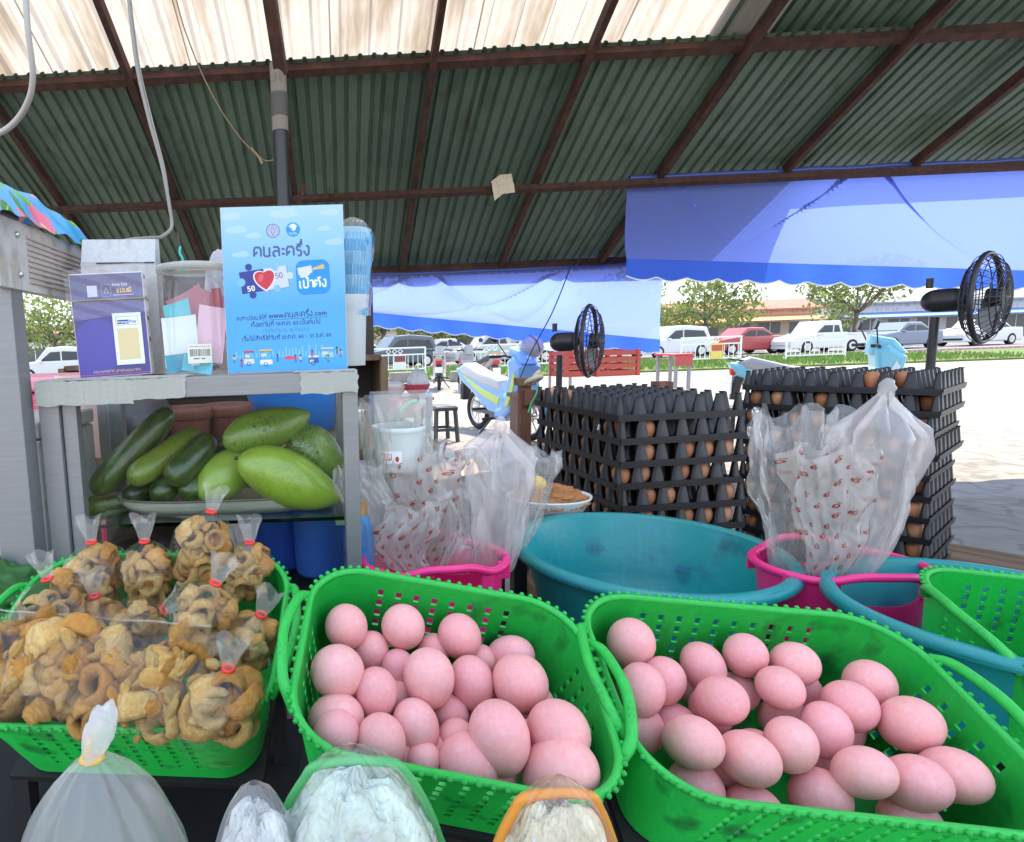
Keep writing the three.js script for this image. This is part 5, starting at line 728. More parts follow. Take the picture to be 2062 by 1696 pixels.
function sackFilm(R, yb, yt, sd, squash = 1, ruffle = 0.13) {
  const rings = [], n = 56;
  for (let j = 0; j <= 40; j++) {
    const t = j / 40, y = yb + (yt - yb) * t, s = t < 0.16 ? Math.sqrt(1 - ((0.16 - t) / 0.16) ** 2) : t > 0.52 ? Math.pow(Math.max(0, Math.cos((t - 0.52) / 0.48 * Math.PI / 2)), 0.62) : 1, near = Math.max(0, (t - 0.45) / 0.55), row = [];
    for (let i = 0; i < n; i++) { const a = i / n * 6.2832, k = 1 + 0.05 * fbm(Math.cos(a) * 2 + sd, t * 4, Math.sin(a) * 2, 3) + ruffle * near * near * Math.sin(a * 9 + sd + 2 * noise(a, sd)) * 0.6 + 0.03 * noise(a * 5, t * 9, sd) + 0.05 * Math.abs(noise(Math.cos(a) * 5 + sd, t * 11, Math.sin(a) * 5)), r = Math.max(0.005, R * s * k); row.push(V(Math.cos(a) * r, y, Math.sin(a) * r * squash)); }
    rings.push(row);
  }
  const c = V(0, yb, 0); rings.unshift(rings[0].map(() => c.clone())); return loft(rings);
}
function flareFilm(yt, h, r, sd) { const rings = []; for (let j = 0; j <= 10; j++) { const t = j / 10, row = []; for (let i = 0; i < 48; i++) { const a = i / 48 * 6.2832, k = 0.0045 + (r - 0.0045) * Math.pow(t, 0.8) * (0.75 + 0.4 * Math.sin(a * 5 + sd) * t + 0.3 * noise(Math.cos(a) * 2 + sd, t * 2, Math.sin(a) * 2)); row.push(V(Math.cos(a) * k * 1.3, yt + t * h * (1 + 0.18 * Math.sin(a * 3 + sd)), Math.sin(a) * k * 0.7)); } rings.push(row); } return loft(rings); }
const filmClear = film([1, 0.997, 0.99], 0.045, 0.995, { specularIntensity: 0.6, ior: 1.55, bumpMap: rep(tBump, 1.5), bumpScale: 0.002 }), filmEdge = film([0.97, 0.97, 0.96], 0.25, 0.92);
function hold(t, m) { t.updateMatrixWorld(true); const w = t.localToWorld(m.position.clone()), l = w.clone().sub(rindBasket.t.position).applyQuaternion(rindBasket.t.quaternion.clone().invert()); if (l.y < 0.006) m.position.copy(t.worldToLocal(rindBasket.inside(w, 0.02))); }
function rindBag(label, tie, body, R, n, sc = 1, seedB = 1) {
  const t = thing('rind_bag', label, 'snack bag', body, 0, 'bags of fried rinds in the green basket'); const ax = tie.clone().sub(body), yt = ax.length(); t.quaternion.setFromUnitVectors(UP, ax.normalize());
  const yb = -R * 1.02;
  for (let i = 0; i < n; i++) { // rinds packed inside the film, the outer ones nearest the film
    const v = (i + 0.5) / n, y = yb + R * 0.3 + (yt * 0.6 - yb - R * 0.3) * v, cap = y > yt * 0.3 ? Math.max(0.25, Math.cos((y - yt * 0.3) / (yt * 0.75) * Math.PI / 2)) : 1, a = i * 2.4 + rnd(-0.4, 0.4), rr = (i % 4 === 0 ? 0.2 : 0.6) * (R - 0.006) * cap;
    const m = part(t, 'rind', rindGeos[(i * 5 + seedB) % 12], rindMats[(i + seedB * 2 + (i >> 2)) % 4], [Math.cos(a) * rr, y, Math.sin(a) * rr]); m.rotation.set(rnd(-0.7, 0.7), Math.PI / 2 - a + rnd(-0.7, 0.7), rnd(0, 6), 'YXZ'); m.scale.setScalar(sc * rnd(0.75, 1.1) * Math.min(1, R / 0.032)); hold(t, m); }
  const f = part(t, 'film', sackFilm(R * 1.06, yb, yt, seedB * 3.3), filmClear); part(f, 'film_top', flareFilm(yt, 0.034, 0.014, seedB), filmEdge);
  part(t, 'rubber_band', moved(new THREE.TorusGeometry(0.0058, 0.0022, 8, 20), 0, yt, 0, Math.PI / 2, 0, 0), M.band);
}
[['small tied bag of rinds leaning over the end of the green basket', 95, 1166, 112, 1226, 78, 0.012, 16], ['tied bag of rinds with a wide pleated top beside the case post', 184, 1092, 196, 1158, 60, 0.005, 22], ['upright tied bag of rinds between the pleated one and the tallest', 291, 1090, 297, 1166, 54, 0.0, 24], ['tallest tied bag of rinds standing against the case', 425, 1030, 408, 1110, 60, 0.02, 34], ['slim tied bag of rinds at the corner of the green basket', 502, 1092, 500, 1158, 50, -0.005, 20], ['plump tied bag of rinds leaning across the middle of the basket', 434, 1174, 402, 1258, 72, 0.03, 30], ['tied bag of rinds against the basket side next to the eggs', 526, 1238, 508, 1288, 58, 0.0, 22], ['tied bag showing a large curled rind at the basket front corner', 460, 1346, 450, 1420, 80, 0.012, 26], ['bag of rinds half buried under the large pillow bag', 330, 1230, 270, 1275, 60, -0.01, 20], ['bag of rinds buried below the tied bags', 190, 1200, 200, 1260, 60, -0.03, 18]].forEach(([l, tx, ty, bx, by, hw, off, n], k) => {
  const body = rindBasket.onPlane(bx, by, off), dep = -body.z, tie = at(tx, ty, dep - 0.005); rindBag(l, tie, body, hw * body.distanceTo(camera.position) * 0.97 / F, n, k === 7 ? 1.35 : 1, k + 1);
});
{ // the large pillow bag lying in front
  const a = rindBasket.onPlane(-20, 1345, 0.02), b = rindBasket.onPlane(390, 1385, 0.02), t = thing('rind_bag', 'large clear pillow bag of thick rinds lying in front of the tied bags', 'snack bag', a.clone().add(b).multiplyScalar(0.5), 0, 'bags of fried rinds in the green basket'), L = a.distanceTo(b) + 0.02;
  const X = b.clone().sub(a).normalize(), Z = camera.position.clone().sub(t.position).normalize(), Y = Z.clone().cross(X).normalize(); Z.copy(X).cross(Y); t.quaternion.setFromRotationMatrix(new THREE.Matrix4().makeBasis(X, Y, Z));
  const hh = 0.056, dd = 0.034;
  for (let i = 0; i < 104; i++) { const u = rnd(-0.5, 0.5) * L * 0.95, v = rnd(-1, 1) * 0.82, ring = i % 3 ? 0.62 : 0, e = Math.sqrt(1 - v * v); const m = part(t, 'rind', rindGeos[i % 5 < 3 ? 12 + i % 6 : i % 12], rindMats[(i * 7 + (i >> 3)) % 4], [u, v * hh * 0.92 + 0.004, ring * dd * e + (i % 3 ? 0 : -0.01)]); m.rotation.set(rnd(-0.7, 0.7) + Math.PI / 2 * (i % 2), rnd(-0.8, 0.8), rnd(0, 6)); m.scale.setScalar(rnd(1.0, 1.4)); hold(t, m); }
  const rings = []; for (let j = 0; j <= 44; j++) { const t2 = j / 44, u = (t2 - 0.5) * (L + 0.03), e = Math.pow(Math.sin(Math.PI * Math.min(0.995, Math.max(0.005, t2))), 0.3), row = []; for (let i = 0; i < 48; i++) { const q = i / 48 * 6.2832, k = 1 + 0.07 * fbm(u * 20, Math.cos(q) * 2, Math.sin(q) * 2, 3) + 0.02 * Math.sin(u * 160 + q * 3) * (1 - e); row.push(V(u, Math.sin(q) * hh * 1.16 * (0.85 + 0.15 * e) * k, Math.cos(q) * dd * 1.2 * e * k)); } rings.push(row); }
  const f = part(t, 'film', loft(rings), filmClear); part(f, 'seam', tube(Array.from({ length: 16 }, (_, i) => V((i / 15 - 0.5) * L, hh * 1.14 + 0.002 * noise(i, 2), 0.004)), 0.0012, 60, 5), filmEdge);
}
// ---------- bags at the front edge of the counter ----------
function plumpBag(name, label, px, py, z, R, h, filmMat, content, knot, squash = 1, hem) {
  const c = at(px, py, z), t = thing(name, label, 'bag', [c.x, TB, c.z]), top = c.y - TB;
  if (content) part(t, 'contents', warp(new THREE.SphereGeometry(1, 60, 44), (v) => { const k = 1 + 0.1 * fbm(v.x * 3, v.y * 3, v.z * 3 + px, 4) + 0.035 * Math.abs(fbm(v.x * 14, v.y * 14, v.z * 14 + px, 3)); const e = 0.55 + 0.45 * Math.sqrt(Math.max(0, 1 - v.y * v.y)); v.set(v.x * R * 0.95 * k * (v.y > 0 ? 1.02 : 1), (Math.sign(v.y) * Math.pow(Math.abs(v.y), 0.75) * 0.5 + 0.5) * top * 0.965 * Math.min(1.02, k) + 0.002, v.z * R * 0.95 * squash * k); }), content);
  const rings = []; for (let j = 0; j <= 40; j++) { const s = j / 40, row = []; for (let i = 0; i < 64; i++) { const a = i / 64 * 6.2832, e = s < 0.55 ? Math.sqrt(1 - ((0.55 - s) / 0.6) ** 2) : Math.pow(Math.max(0, Math.cos((s - 0.55) / 0.45 * Math.PI / 2)), knot ? 0.6 : 0.5), k = 1 + 0.07 * fbm(Math.cos(a) * 2 + px, s * 4, Math.sin(a) * 2, 4) + 0.16 * Math.max(0, s - 0.5) * Math.sin(a * 11 + px + 2 * noise(a, px)) + 0.05 * Math.abs(noise(Math.cos(a) * 6, s * 9, Math.sin(a) * 6)); row.push(V(Math.cos(a) * Math.max(0.003, R * e * k), 0.002 + s * top * 1.02, Math.sin(a) * Math.max(0.003, R * e * k * squash))); } rings.push(row); }
  const f = part(t, 'film', loft(rings), filmMat);
  if (hem) part(f, 'gathered_edge', tube(rings.filter((_, j) => j > 16 && j < 39).map((r) => r[34].clone().multiply(V(1.01, 1, 1.01))).concat(rings.filter((_, j) => j > 24 && j < 39).reverse().map((r) => r[62].clone().multiply(V(1.01, 1, 1.01)))), 0.0034, 80, 8), hem);
  if (knot) { const y = top * 1.02; part(f, 'tie', moved(new THREE.TorusGeometry(0.006, 0.0026, 8, 20), 0, y, 0, 1.4, 0, 0), std([0.7, 0.42, 0.05], 0.5)); part(f, 'tie_tail', tube([[0.002, y, 0.006], [0.0, y + 0.008, 0.008], [0.003, y + 0.02, 0.006]], 0.0018, 10, 6), std([0.7, 0.42, 0.05], 0.5)); part(f, 'film_top', warp(new THREE.SphereGeometry(0.012, 26, 20), (v) => { v.y = v.y * 1.7 + y + 0.019; v.x = v.x * 0.9 + (v.y - y) * 0.35; v.multiplyScalar(1 + 0.04 * fbm(v.x * 90, v.y * 90, v.z * 90)); }), film([0.92, 0.93, 0.92], 0.45, 0.75)); }
}
plumpBag('tied_bag', 'clear tied bag with a yellow band in front of the rind basket', 187, 1545, 0.38, 0.07, 0.2, film([0.93, 0.97, 0.94], 0.25, 0.9), null, true);
const whiteFood = std([0.74, 0.76, 0.7], 0.55, { bumpMap: rep(tBump, 3), bumpScale: 0.006, map: tMottle });
plumpBag('noodle_bag', 'green edged bag of white noodles in front of the egg basket', 712, 1528, 0.385, 0.07, 0.2, film([0.93, 0.99, 0.94], 0.14, 0.97), whiteFood, false, 0.8, film([0.12, 0.6, 0.2], 0.35, 0.5));
plumpBag('noodle_bag', 'low white bag beside the green edged noodle bag', 512, 1600, 0.37, 0.04, 0.15, film([0.96, 0.96, 0.98], 0.2, 0.93), whiteFood, false);
plumpBag('noodle_bag', 'orange edged bag of white noodles under the lowest eggs', 1128, 1590, 0.355, 0.052, 0.17, film([1, 0.93, 0.8], 0.14, 0.97), whiteFood, false, 0.8, film([0.9, 0.42, 0.04], 0.35, 0.5));
{ const c = at(40, 1610, 0.42); single('red_packet', 'dark red packet lying below the rind basket', 'packet', warp(box(0.1, 0.03, 0.07, 0, 0.015, 0, 0.01), (v) => { v.y += 0.004 * noise(v.x * 60, v.z * 60); }), phys([0.3, 0.02, 0.03], 0.3), [c.x - 0.03, TB, c.z]); const b = at(40, 1150, 0.9); single('leafy_greens', 'bunch of dark green leaves beside the rind basket', 'vegetable', warp(new THREE.SphereGeometry(0.06, 40, 30), (v) => { v.multiplyScalar(1 + 1.1 * Math.abs(fbm(v.x * 30, v.y * 30, v.z * 30, 3))); v.y *= 0.7; }), std([0.03, 0.12, 0.02], 0.6), [b.x - 0.03, b.y - 0.03, b.z]); }

// ---------- pink baskets of plastic bags ----------
const redPrint = (() => canvasTex(512, 512, (g) => { g.fillStyle = '#f2f2f0'; g.fillRect(0, 0, 512, 512); g.strokeStyle = '#c8402c'; g.fillStyle = '#c8402c'; for (let j = 0; j < 7; j++) for (let i = 0; i < 6; i++) { const x = 40 + i * 86 + (j % 2) * 40, y = 36 + j * 74; if ((i * 3 + j * 5) % 4 === 0) continue; g.lineWidth = 5; g.beginPath(); g.ellipse(x, y, 12, 10, 0.4 * i, 0, 7); g.stroke(); g.beginPath(); g.arc(x + 3, y, 5, 0, 7); g.fill(); g.beginPath(); g.moveTo(x - 16, y - 16); g.lineTo(x - 4, y - 22); g.stroke(); } }))();
redPrint.wrapS = redPrint.wrapT = THREE.RepeatWrapping;
const bagMat = film([0.97, 0.96, 0.95], 0.2, 0.9, { bumpMap: rep(tBump, 0.7), bumpScale: 0.0015 }), bagMat2 = film([0.94, 0.91, 0.9], 0.35, 0.84, { bumpMap: rep(tBump, 0.7), bumpScale: 0.0015 }), bagPrint = film([0.95, 0.93, 0.92], 0.35, 0.82, { map: redPrint });
function pouch(w, d, h, sd, knot, flare = 1) { // a crumpled, half flattened bag standing on its folded end
  const rings = [], n = 84, R = 54;
  for (let j = 0; j <= R; j++) {
    const t = j / R, row = [], open = Math.min(1, 0.42 + 0.75 * Math.pow(t, 0.7)) * (knot && t > 0.82 ? Math.max(0.1, 1 - Math.pow((t - 0.82) / 0.18, 1.0) * 0.92) : 1) * (flare > 1 && t > 0.7 ? 1 + (t - 0.7) * (flare - 1) * 2 : 1), dx = 0.3 * w * noise(t * 1.7, sd, 3), dz = 0.3 * d * noise(t * 1.7, sd, 8);
    for (let i = 0; i < n; i++) {
      const a = i / n * 6.2832, ca = Math.cos(a), sa = Math.sin(a), crease = Math.abs(noise(ca * 2.6 + sd, t * 2.6, sa * 2.6)) * 0.55 + Math.abs(noise(ca * 6 + sd + 1.5 * t, t * 2.2 + sd, sa * 6)) * 0.3 + Math.abs(noise(ca * 14 + sd - 3 * t, t * 4 + sd, sa * 14)) * 0.16 + Math.abs(noise(ca * 8 + sd + 7 * t, t * 9, sa * 8)) * 0.08, k = open * (0.82 + crease) * (1 + 0.1 * Math.sin(a * 7 + sd * 2 + t * 4) * (0.3 + t));
      row.push(V(ca * w / 2 * k + dx, t * h * (1 + 0.07 * noise(ca * 2, sa * 2, sd) + 0.05 * Math.sin(a * 5 + sd) * t), sa * d / 2 * k + dz));
    }
    rings.push(row);
  }
  return loft(rings, true, [Math.max(1, Math.round(w * 22)), h * 8]);
}
function pinkBasket(label, c, a, b, h, turn) {
  const t = thing('pink_basket', label, 'basket', c, turn, 'pink oval baskets'), N = 72, ring = (k, yf) => Array.from({ length: N }, (_, i) => { const q = i / N * 6.2832; return V(Math.cos(q) * a * k, yf(q), Math.sin(q) * b * k); }), arch = (q) => { const u = Math.abs(Math.abs(Math.sin(q)) - 1); return Math.exp(-u * u * 60); };
  part(t, 'wall', loft([ring(0.72, () => -h), ring(0.8, () => -h * 0.66), ring(0.9, () => -h * 0.33), ring(0.97, (q) => -0.016 - 0.022 * arch(q)), ring(0.955, (q) => -0.016 - 0.022 * arch(q)), ring(0.88, () => -h * 0.33), ring(0.78, () => -h * 0.66), ring(0.7, () => -h + 0.003), ring(0.001, () => -h + 0.003)]), M.pink);
  part(t, 'rim', tube(ring(1, (q) => 0.016 * arch(q) - 0.006), 0.0068, 140, 10, true), M.pink);
  for (const q of [0.5, 1.0, 2.14, 2.64, 3.64, 4.14, 5.28, 5.78]) part(t, 'rim_strut', box(0.02, 0.03, 0.006, Math.cos(q) * a * 0.985, -0.016, Math.sin(q) * b * 0.985, 0.002), M.pink);
}
function looseBag(label, px, pyTop, pyBot, wpx, z, sd, mat, knot, lean = 0, depth = 0.5, group = 'plastic bags in the pink basket', flare = 1) {
  const b = at(px, pyBot, z), tp = at(px, pyTop, z), h = tp.y - b.y, w = wpx * z / F, t = thing('plastic_bag', label, 'plastic bag', b, 0, group); t.rotation.z = lean;
  const m = part(t, 'bag', pouch(w, w * depth, h, sd, knot, flare), mat);
  if (knot) part(m, 'knot', warp(new THREE.SphereGeometry(0.011, 22, 16), (v) => { v.y = v.y * 1.7 + h * 1.04; v.x += 0.3 * w * noise(1.7, sd, 3); v.z += 0.15 * w * noise(1.7, sd, 8); v.x *= 1 + 0.1 * Math.sin(v.y * 500); }), bagMat2);
}
{
  const c = onY(873, 1118, 0.892);
  pinkBasket('bright pink oval basket stuffed with plastic bags beside the case post', c, 0.122, 0.095, c.y - TB - 0.002, 0.08);
  const z = -c.z;
  looseBag('cloudy plastic bag wrapped round a white tub in the pink basket', 800, 812, 1150, 120, z + 0.05, 2.2, bagMat, false, 0.03, 0.75);
  looseBag('plastic bag with small red printed marks in the pink basket', 872, 912, 1150, 120, z + 0.03, 5.7, bagPrint, false, 0.08, 0.55, undefined, 1.3);
  looseBag('tall knotted plastic bag at the end of the pink basket', 1000, 872, 1150, 128, z + 0.015, 9.1, bagMat2, true, -0.06, 0.45);
  looseBag('crumpled clear plastic bag bulging from the middle of the pink basket', 935, 900, 1150, 110, z + 0.02, 12.4, bagMat, false, 0, 0.6, undefined, 1.3);
  looseBag('folded red printed bag low at the front of the pink basket', 842, 1010, 1160, 110, z - 0.01, 15.3, bagPrint, false, 0.12, 0.5);
  looseBag('thin plastic bag spilling over the pink basket by the case post', 770, 930, 1150, 95, z + 0.02, 18.8, bagMat, false, 0.12, 0.5);
  looseBag('loose clear bag spreading over the edge of the pink basket', 1040, 905, 1100, 80, z + 0.04, 21.9, bagMat, false, -0.2, 0.5);
  const q = at(803, 902, z + 0.05), t = thing('white_tub', 'white plastic tub with red lettering inside the cloudy bag', 'tub', [q.x, q.y - 0.04, q.z]);
  part(t, 'body', lathe([[0, 0], [0.036, 0], [0.037, 0.004], [0.044, 0.07], [0.047, 0.072], [0.047, 0.08], [0.043, 0.08], [0.034, 0.005], [0, 0.005]], 40), std([0.58, 0.62, 0.6], 0.45)); part(t, 'lettering', new THREE.CylinderGeometry(0.0426, 0.0408, 0.022, 20, 1, true, -0.9, 0.9).translate(0, 0.03, 0), std([1, 1, 1], 0.5, { map: canvasTex(256, 96, (g) => { g.fillStyle = '#dfe6e3'; g.fillRect(0, 0, 256, 96); thai(g, 'วนม', 70, 70, 48, 0.2, '#c63a34'); g.fillStyle = '#c63a34'; g.beginPath(); g.arc(196, 60, 22, 0, 7); g.fill(); }) }));
  const r = at(806, 822, z + 0.12), o = thing('clear_box', 'clear plastic box with a green straw behind the bagged tub', 'box', [r.x, TB, r.z]), hb = at(806, 790, z + 0.12).y - TB, w2 = 0.052;
  part(o, 'box', join(box(0.105, hb, 0.0015, 0, hb / 2, 0.04), box(0.105, hb, 0.0015, 0, hb / 2, -0.04), box(0.0015, hb, 0.08, -w2, hb / 2, 0), box(0.0015, hb, 0.08, w2, hb / 2, 0)), film([0.95, 0.97, 0.96], 0.12, 0.9)); part(o, 'straw', tube([[-0.01, hb - 0.08, 0], [0.0, hb - 0.035, 0.01], [0.02, hb - 0.018, 0.01], [0.045, hb - 0.02, 0.01]], 0.004, 20, 6), std([0.2, 0.6, 0.35], 0.4)); part(o, 'napkins', box(0.085, hb - 0.07, 0.06, 0, (hb - 0.07) / 2, 0, 0.01), std([0.7, 0.62, 0.52], 0.8));
  const s = at(727, 1030, z + 0.03); const bt = thing('blue_bottle', 'bright blue bottle standing between the case post and the pink basket', 'bottle', [s.x, TB, s.z]); part(bt, 'body', lathe([[0, 0], [0.022, 0], [0.024, 0.02], [0.022, 0.31], [0.012, 0.34], [0, 0.34]]), phys([0.01, 0.3, 0.75], 0.3)); part(bt, 'cap', cyl(0.0125, 0.0125, 0.022, 18, 0, 0.35, 0), std([0.6, 0.3, 0.05], 0.5));
}
{ // steel sheet tray seen past the bags
  const c = at(915, 920, 1.35), t = thing('steel_tray', 'grey steel tray leaning beyond the plastic bags', 'tray', [c.x, c.y - 0.03, c.z], 0.2); t.rotation.x = 0.5; part(t, 'base', box(0.14, 0.002, 0.09, 0, 0.001, 0), M.steel); part(t, 'sides', join(box(0.14, 0.02, 0.002, 0, 0.01, 0.045), box(0.14, 0.02, 0.002, 0, 0.01, -0.045), box(0.002, 0.02, 0.09, 0.07, 0.01, 0), box(0.002, 0.02, 0.09, -0.07, 0.01, 0)), M.steel);
  const s = thing('steel_tray_stand', 'black folding stand under the grey steel tray', 'stand', [c.x, TB, c.z]); for (const x of [-1, 1]) part(s, 'leg', bar(V(x * 0.05, 0, 0.03), V(x * 0.04, c.y - TB - 0.04, -0.02), 0.012), M.black); part(s, 'top_bar', bar(V(-0.06, c.y - TB - 0.04, -0.02), V(0.06, c.y - TB - 0.04, -0.02), 0.012), M.black);
}
// ---------- teal tubs ----------
{
  const c = onY(1297, 1103, 0.85), c2 = onY(2030, 1225, 0.86);
  const bigTub = (p, r, label) => { const h = p.y - TB, t = thing('teal_tub', label, 'tub', [p.x, TB, p.z], 0, 'teal plastic tubs'); part(t, 'body', lathe([[0, 0], [r * 0.62, 0], [r * 0.66, 0.006], [r * 0.78, h * 0.5], [r * 0.93, h], [r * 0.905, h], [r * 0.75, h * 0.5], [r * 0.63, 0.012], [r * 0.3, 0.008], [0, 0.008]], 72), M.teal); part(t, 'rim', lathe([[r * 0.905, h], [r * 0.93, h + 0.004], [r * 0.98, h + 0.003], [r, h - 0.004], [r, h - 0.012], [r * 0.985, h - 0.012], [r * 0.97, h - 0.004], [r * 0.925, h - 0.003]], 72), M.teal); for (let i = 1; i < 3; i++) part(t, 'moulded_ring', moved(new THREE.TorusGeometry(r * (0.62 - i * 0.16), 0.0022, 6, 60).rotateX(Math.PI / 2), 0, 0.011, 0), M.teal); };
  bigTub(c, 0.24, 'big empty teal tub between the pink basket and the tray stack'); bigTub(c2, 0.2, 'teal tub at the far end of the counter below the second tray stack');
}
// ---------- egg trays, each with its brown eggs ----------
const trayGeo = (() => {
  const nx = 6, nz = 8, p = 0.052, gs = [], w = nx * p, d = nz * p;
  gs.push(box(w + 0.014, 0.009, 0.002, 0, 0.001, d / 2 + 0.009), box(0.002, 0.009, d + 0.014, -w / 2 - 0.009, 0.001, 0), box(w + 0.012, 0.003, 0.012, 0, 0, d / 2), box(w + 0.012, 0.003, 0.012, 0, 0, -d / 2), box(0.012, 0.003, d, w / 2, 0, 0), box(0.012, 0.003, d, -w / 2, 0, 0), box(w + 0.014, 0.012, 0.002, 0, -0.005, d / 2 + 0.007), box(w + 0.014, 0.012, 0.002, 0, -0.005, -d / 2 - 0.007), box(0.002, 0.012, d + 0.014, w / 2 + 0.007, -0.005, 0), box(0.002, 0.012, d + 0.014, -w / 2 - 0.007, -0.005, 0));
  for (let i = 0; i <= nx; i++) for (let j = 0; j <= nz; j++) { const edge = i === 0 || i === nx || j === 0 || j === nz, g = new THREE.CylinderGeometry(0.01, 0.022, 0.046, 4, 1, true); g.rotateY(Math.PI / 4); if (edge) g.scale(i === 0 || i === nx ? 0.55 : 1, 1, j === 0 || j === nz ? 0.55 : 1); gs.push(moved(g, (i - nx / 2) * p * (i === 0 || i === nx ? 0.985 : 1), 0.0225, (j - nz / 2) * p * (j === 0 || j === nz ? 0.985 : 1)), box(0.011, 0.003, 0.011, (i - nx / 2) * p * 0.985, 0.0455, (j - nz / 2) * p * 0.985)); }
  for (let i = 0; i < nx; i++) for (let j = 0; j < nz; j++) gs.push(moved(new THREE.CylinderGeometry(0.028, 0.013, 0.016, 8, 1, false).rotateY(0.39), (i - nx / 2 + 0.5) * p, -0.008, (j - nz / 2 + 0.5) * p));
  return { g: join(gs), nx, nz, p };
})();
const trayMat = std([0.009, 0.009, 0.011], 0.42, { side: THREE.DoubleSide }), brown = [[0.5, 0.22, 0.1], [0.56, 0.28, 0.14], [0.42, 0.17, 0.07]].map((c) => phys(c, 0.5, { map: tEgg, bumpMap: rep(tFine, 3), bumpScale: 0.0003 }));
function trayStack(nearTop, yaw, levels, label, rows, lean) {
  const { nx, nz, p } = trayGeo, ca = Math.cos(yaw), sa = Math.sin(yaw);
  for (let k = 0; k < levels; k++) {
    const y = nearTop.y - 0.004 - k * 0.056, ox = rnd(-0.006, 0.006) + k * 0.001, oz = rnd(-0.006, 0.006), t = single('egg_tray', k === 0 ? 'black plastic egg tray on top of the ' + label + ' stack' : 'black plastic egg tray in the ' + label + ' stack', 'egg tray', trayGeo.g, trayMat, null, 'egg trays in the ' + label + ' stack');
    // local origin at the corner nearest the camera: x runs off to the right, z runs back
    const place = (lx, ly, lz) => V(nearTop.x + ox + lx * ca - lz * sa * -1 * -1, y + ly, nearTop.z + oz - lz * ca - lx * sa);
    const cx = nx * p / 2, cz = nz * p / 2; t.position.copy(place(cx, -0.05, cz)); t.rotation.set(lean, yaw, 0.012 * noise(k, 3));
    for (let j = 0; j < nz; j++) for (let i = 0; i < nx; i++) { if (!(i === 0 || j === 0 || (k === 0 && i < 3))) continue; if (k === 0 && rnd() < 0.86 || k > 0 && rnd() < 0.38) continue; const e = single('brown_egg', 'brown egg in a tray of the ' + label + ' stack', 'egg', eggGeo, brown[(i + j + k) % 3], null, 'brown eggs in the ' + label + ' stack'); const q = V((i - nx / 2 + 0.5) * p, 0.019, (j - nz / 2 + 0.5) * -p); const rr = rnd(0.0205, 0.022); q.applyEuler(t.rotation); e.position.copy(t.position).add(q); e.scale.setScalar(rr); e.rotation.set(rnd(-0.15, 0.15), rnd(0, 6), rnd(-0.15, 0.15)); }
  }
}
{
  const near = onY(1248, 795, 1.112); near.copy(at(1252, 795, 1.42));
  trayStack(near, 0.09, 11, 'first', 0, 0);
  const n2 = at(1890, 745, 1.5); trayStack(n2, 0.62, 10, 'second', 0, 0);
  for (const [p, yaw, l] of [[near, 0.09, 'low wooden bench under the first tray stack'], [n2, 0.62, 'low wooden bench under the second tray stack']]) {
    const lv = p === near ? 11 : 10, y = p.y - 0.054 - (lv - 1) * 0.056 - 0.022, t = thing('wooden_bench', l, 'bench', [p.x + 0.2, 0, p.z - 0.24], yaw); part(t, 'seat_board', uvm(box(0.5, 0.03, 0.55, 0, y - 0.015, 0)), M.ply); for (const x of [-0.21, 0.21]) for (const z of [-0.22, 0.22]) part(t, 'leg', uvm(box(0.05, y - 0.03, 0.05, x, (y - 0.03) / 2, z)), M.wood);
  }
  const a = at(1056, 830, 2.05), t = thing('wooden_rack', 'reddish wooden rack post and rails behind the tray stack', 'rack', [a.x, 0, a.z], -0.1);
  const yt = at(1056, 776, 2.05).y; part(t, 'post', uvm(box(0.036, yt, 0.036, 0, yt / 2, 0)), M.wood); part(t, 'rail', uvm(box(0.46, 0.05, 0.025, 0.22, yt - 0.04, 0.032)), M.wood); part(t, 'rail', uvm(box(0.46, 0.04, 0.025, 0.22, yt - 0.28, 0.032)), M.wood); part(t, 'post', uvm(box(0.05, yt, 0.05, 0.45, yt / 2, 0)), M.wood); part(t, 'cap_board', uvm(box(0.06, 0.025, 0.06, 0.0, yt + 0.013, 0)), M.ply);
  const g = at(1077, 800, 1.9); const st = single('green_tie', 'green plastic tie hanging on the wooden rack', 'tie', tube([[0.012, 0.04, 0], [0.004, 0.012, 0.004], [-0.012, -0.025, 0], [-0.02, -0.05, 0]], 0.0035, 16, 6), std([0.05, 0.4, 0.15], 0.4), g);
  const w = at(1206, 861, 1.47); const tg = single('paper_tag', 'small white paper tag stuck on the tray stack', 'tag', box(0.02, 0.014, 0.001), M.white, w); tg.rotation.set(0.2, 0.9, -0.4);
  const rp = at(1075, 765, 1.95); single('twine_coil', 'beige coil of twine lying on the rack beside the trays', 'twine', join(moved(new THREE.TorusGeometry(0.025, 0.008, 8, 24), 0, 0, 0, 1.2, 0.3, 0), moved(new THREE.TorusGeometry(0.02, 0.007, 8, 24), 0.004, 0.01, 0, 1.0, 0.8, 0)), std([0.5, 0.42, 0.3], 0.9), rp);
}
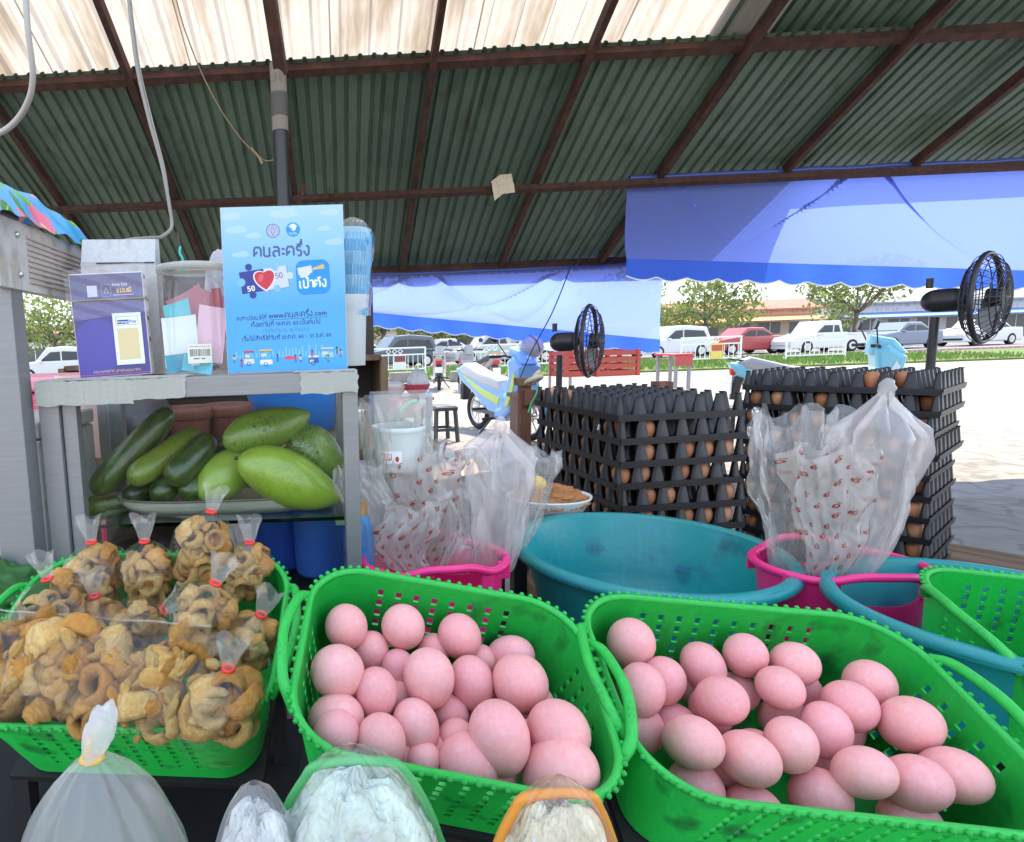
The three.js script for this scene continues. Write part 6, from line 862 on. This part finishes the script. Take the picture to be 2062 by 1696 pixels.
{ // basin of orange food between the bags and the trays
  const c = at(1105, 1005, 1.42), r = 0.1, t = thing('food_basin', 'white oval basin of shredded orange food beside the tray stack', 'basin', [c.x, c.y - 0.05, c.z]); t.scale.set(1, 1, 0.8);
  part(t, 'body', lathe([[0, 0], [r * 0.7, 0], [r * 0.95, 0.05], [r, 0.055], [r, 0.06], [r * 0.93, 0.057], [r * 0.68, 0.008], [0, 0.008]], 48), phys([0.72, 0.72, 0.7], 0.3));
  part(t, 'shredded_food', warp(new THREE.SphereGeometry(r * 0.88, 90, 50, 0, 6.2832, 0, 1.57), (v) => { const k = 1 + 0.18 * fbm(v.x * 40, v.y * 40, v.z * 40, 4) + 0.16 * Math.abs(noise(v.x * 160, v.y * 60, v.z * 160)); v.multiplyScalar(k); v.y = v.y * 0.5 + 0.04; }), std([0.5, 0.2, 0.05], 0.6, { map: tMottle })); part(t, 'yellow_lump', moved(new THREE.SphereGeometry(0.02, 20, 14), -0.03, 0.09, 0.01), phys([0.8, 0.5, 0.03], 0.4));
  const y = c.y - 0.05, s = thing('crate_stand', 'dark crate holding up the basin of orange food', 'crate', [c.x, 0, c.z]); for (const x of [-1, 1]) for (const z of [-1, 1]) part(s, 'post', box(0.03, y - 0.02, 0.03, x * 0.1, (y - 0.02) / 2, z * 0.08), M.black); part(s, 'top_board', box(0.24, 0.018, 0.2, 0, y - 0.011, 0), M.black);
}
{ // second pink basket of bags
  const c = onY(1690, 1130, 0.86); pinkBasket('pink oval basket stuffed with plastic bags between the two teal tubs', c, 0.125, 0.1, c.y - TB - 0.002, -0.1); const z = -c.z, G = 'plastic bags in the far pink basket';
  looseBag('cloudy plastic bag in the far pink basket', 1600, 830, 1160, 130, z + 0.02, 31.2, bagMat, false, 0.08, 0.6, G, 1.3); looseBag('tall knotted plastic bag in the far pink basket', 1720, 800, 1160, 150, z - 0.01, 34.7, bagMat2, true, -0.05, 0.5, G); looseBag('red printed plastic bag in the far pink basket', 1660, 900, 1165, 140, z - 0.03, 37.1, bagPrint, false, 0.02, 0.5, G, 1.3);
}
{ const p = at(120, 735, 2.2), t = thing('cool_box', 'pinkish red cool box seen past the purple payment box', 'cool box', [p.x - 0.05, 0, p.z]); part(t, 'body', box(0.5, 1.12, 0.4, 0, 0.57, 0, 0.02), phys([0.7, 0.08, 0.16], 0.4)); part(t, 'lid', box(0.52, 0.05, 0.42, 0, 1.16, 0, 0.015), phys([0.78, 0.3, 0.38], 0.4)); }

renderer.render(scene, camera);
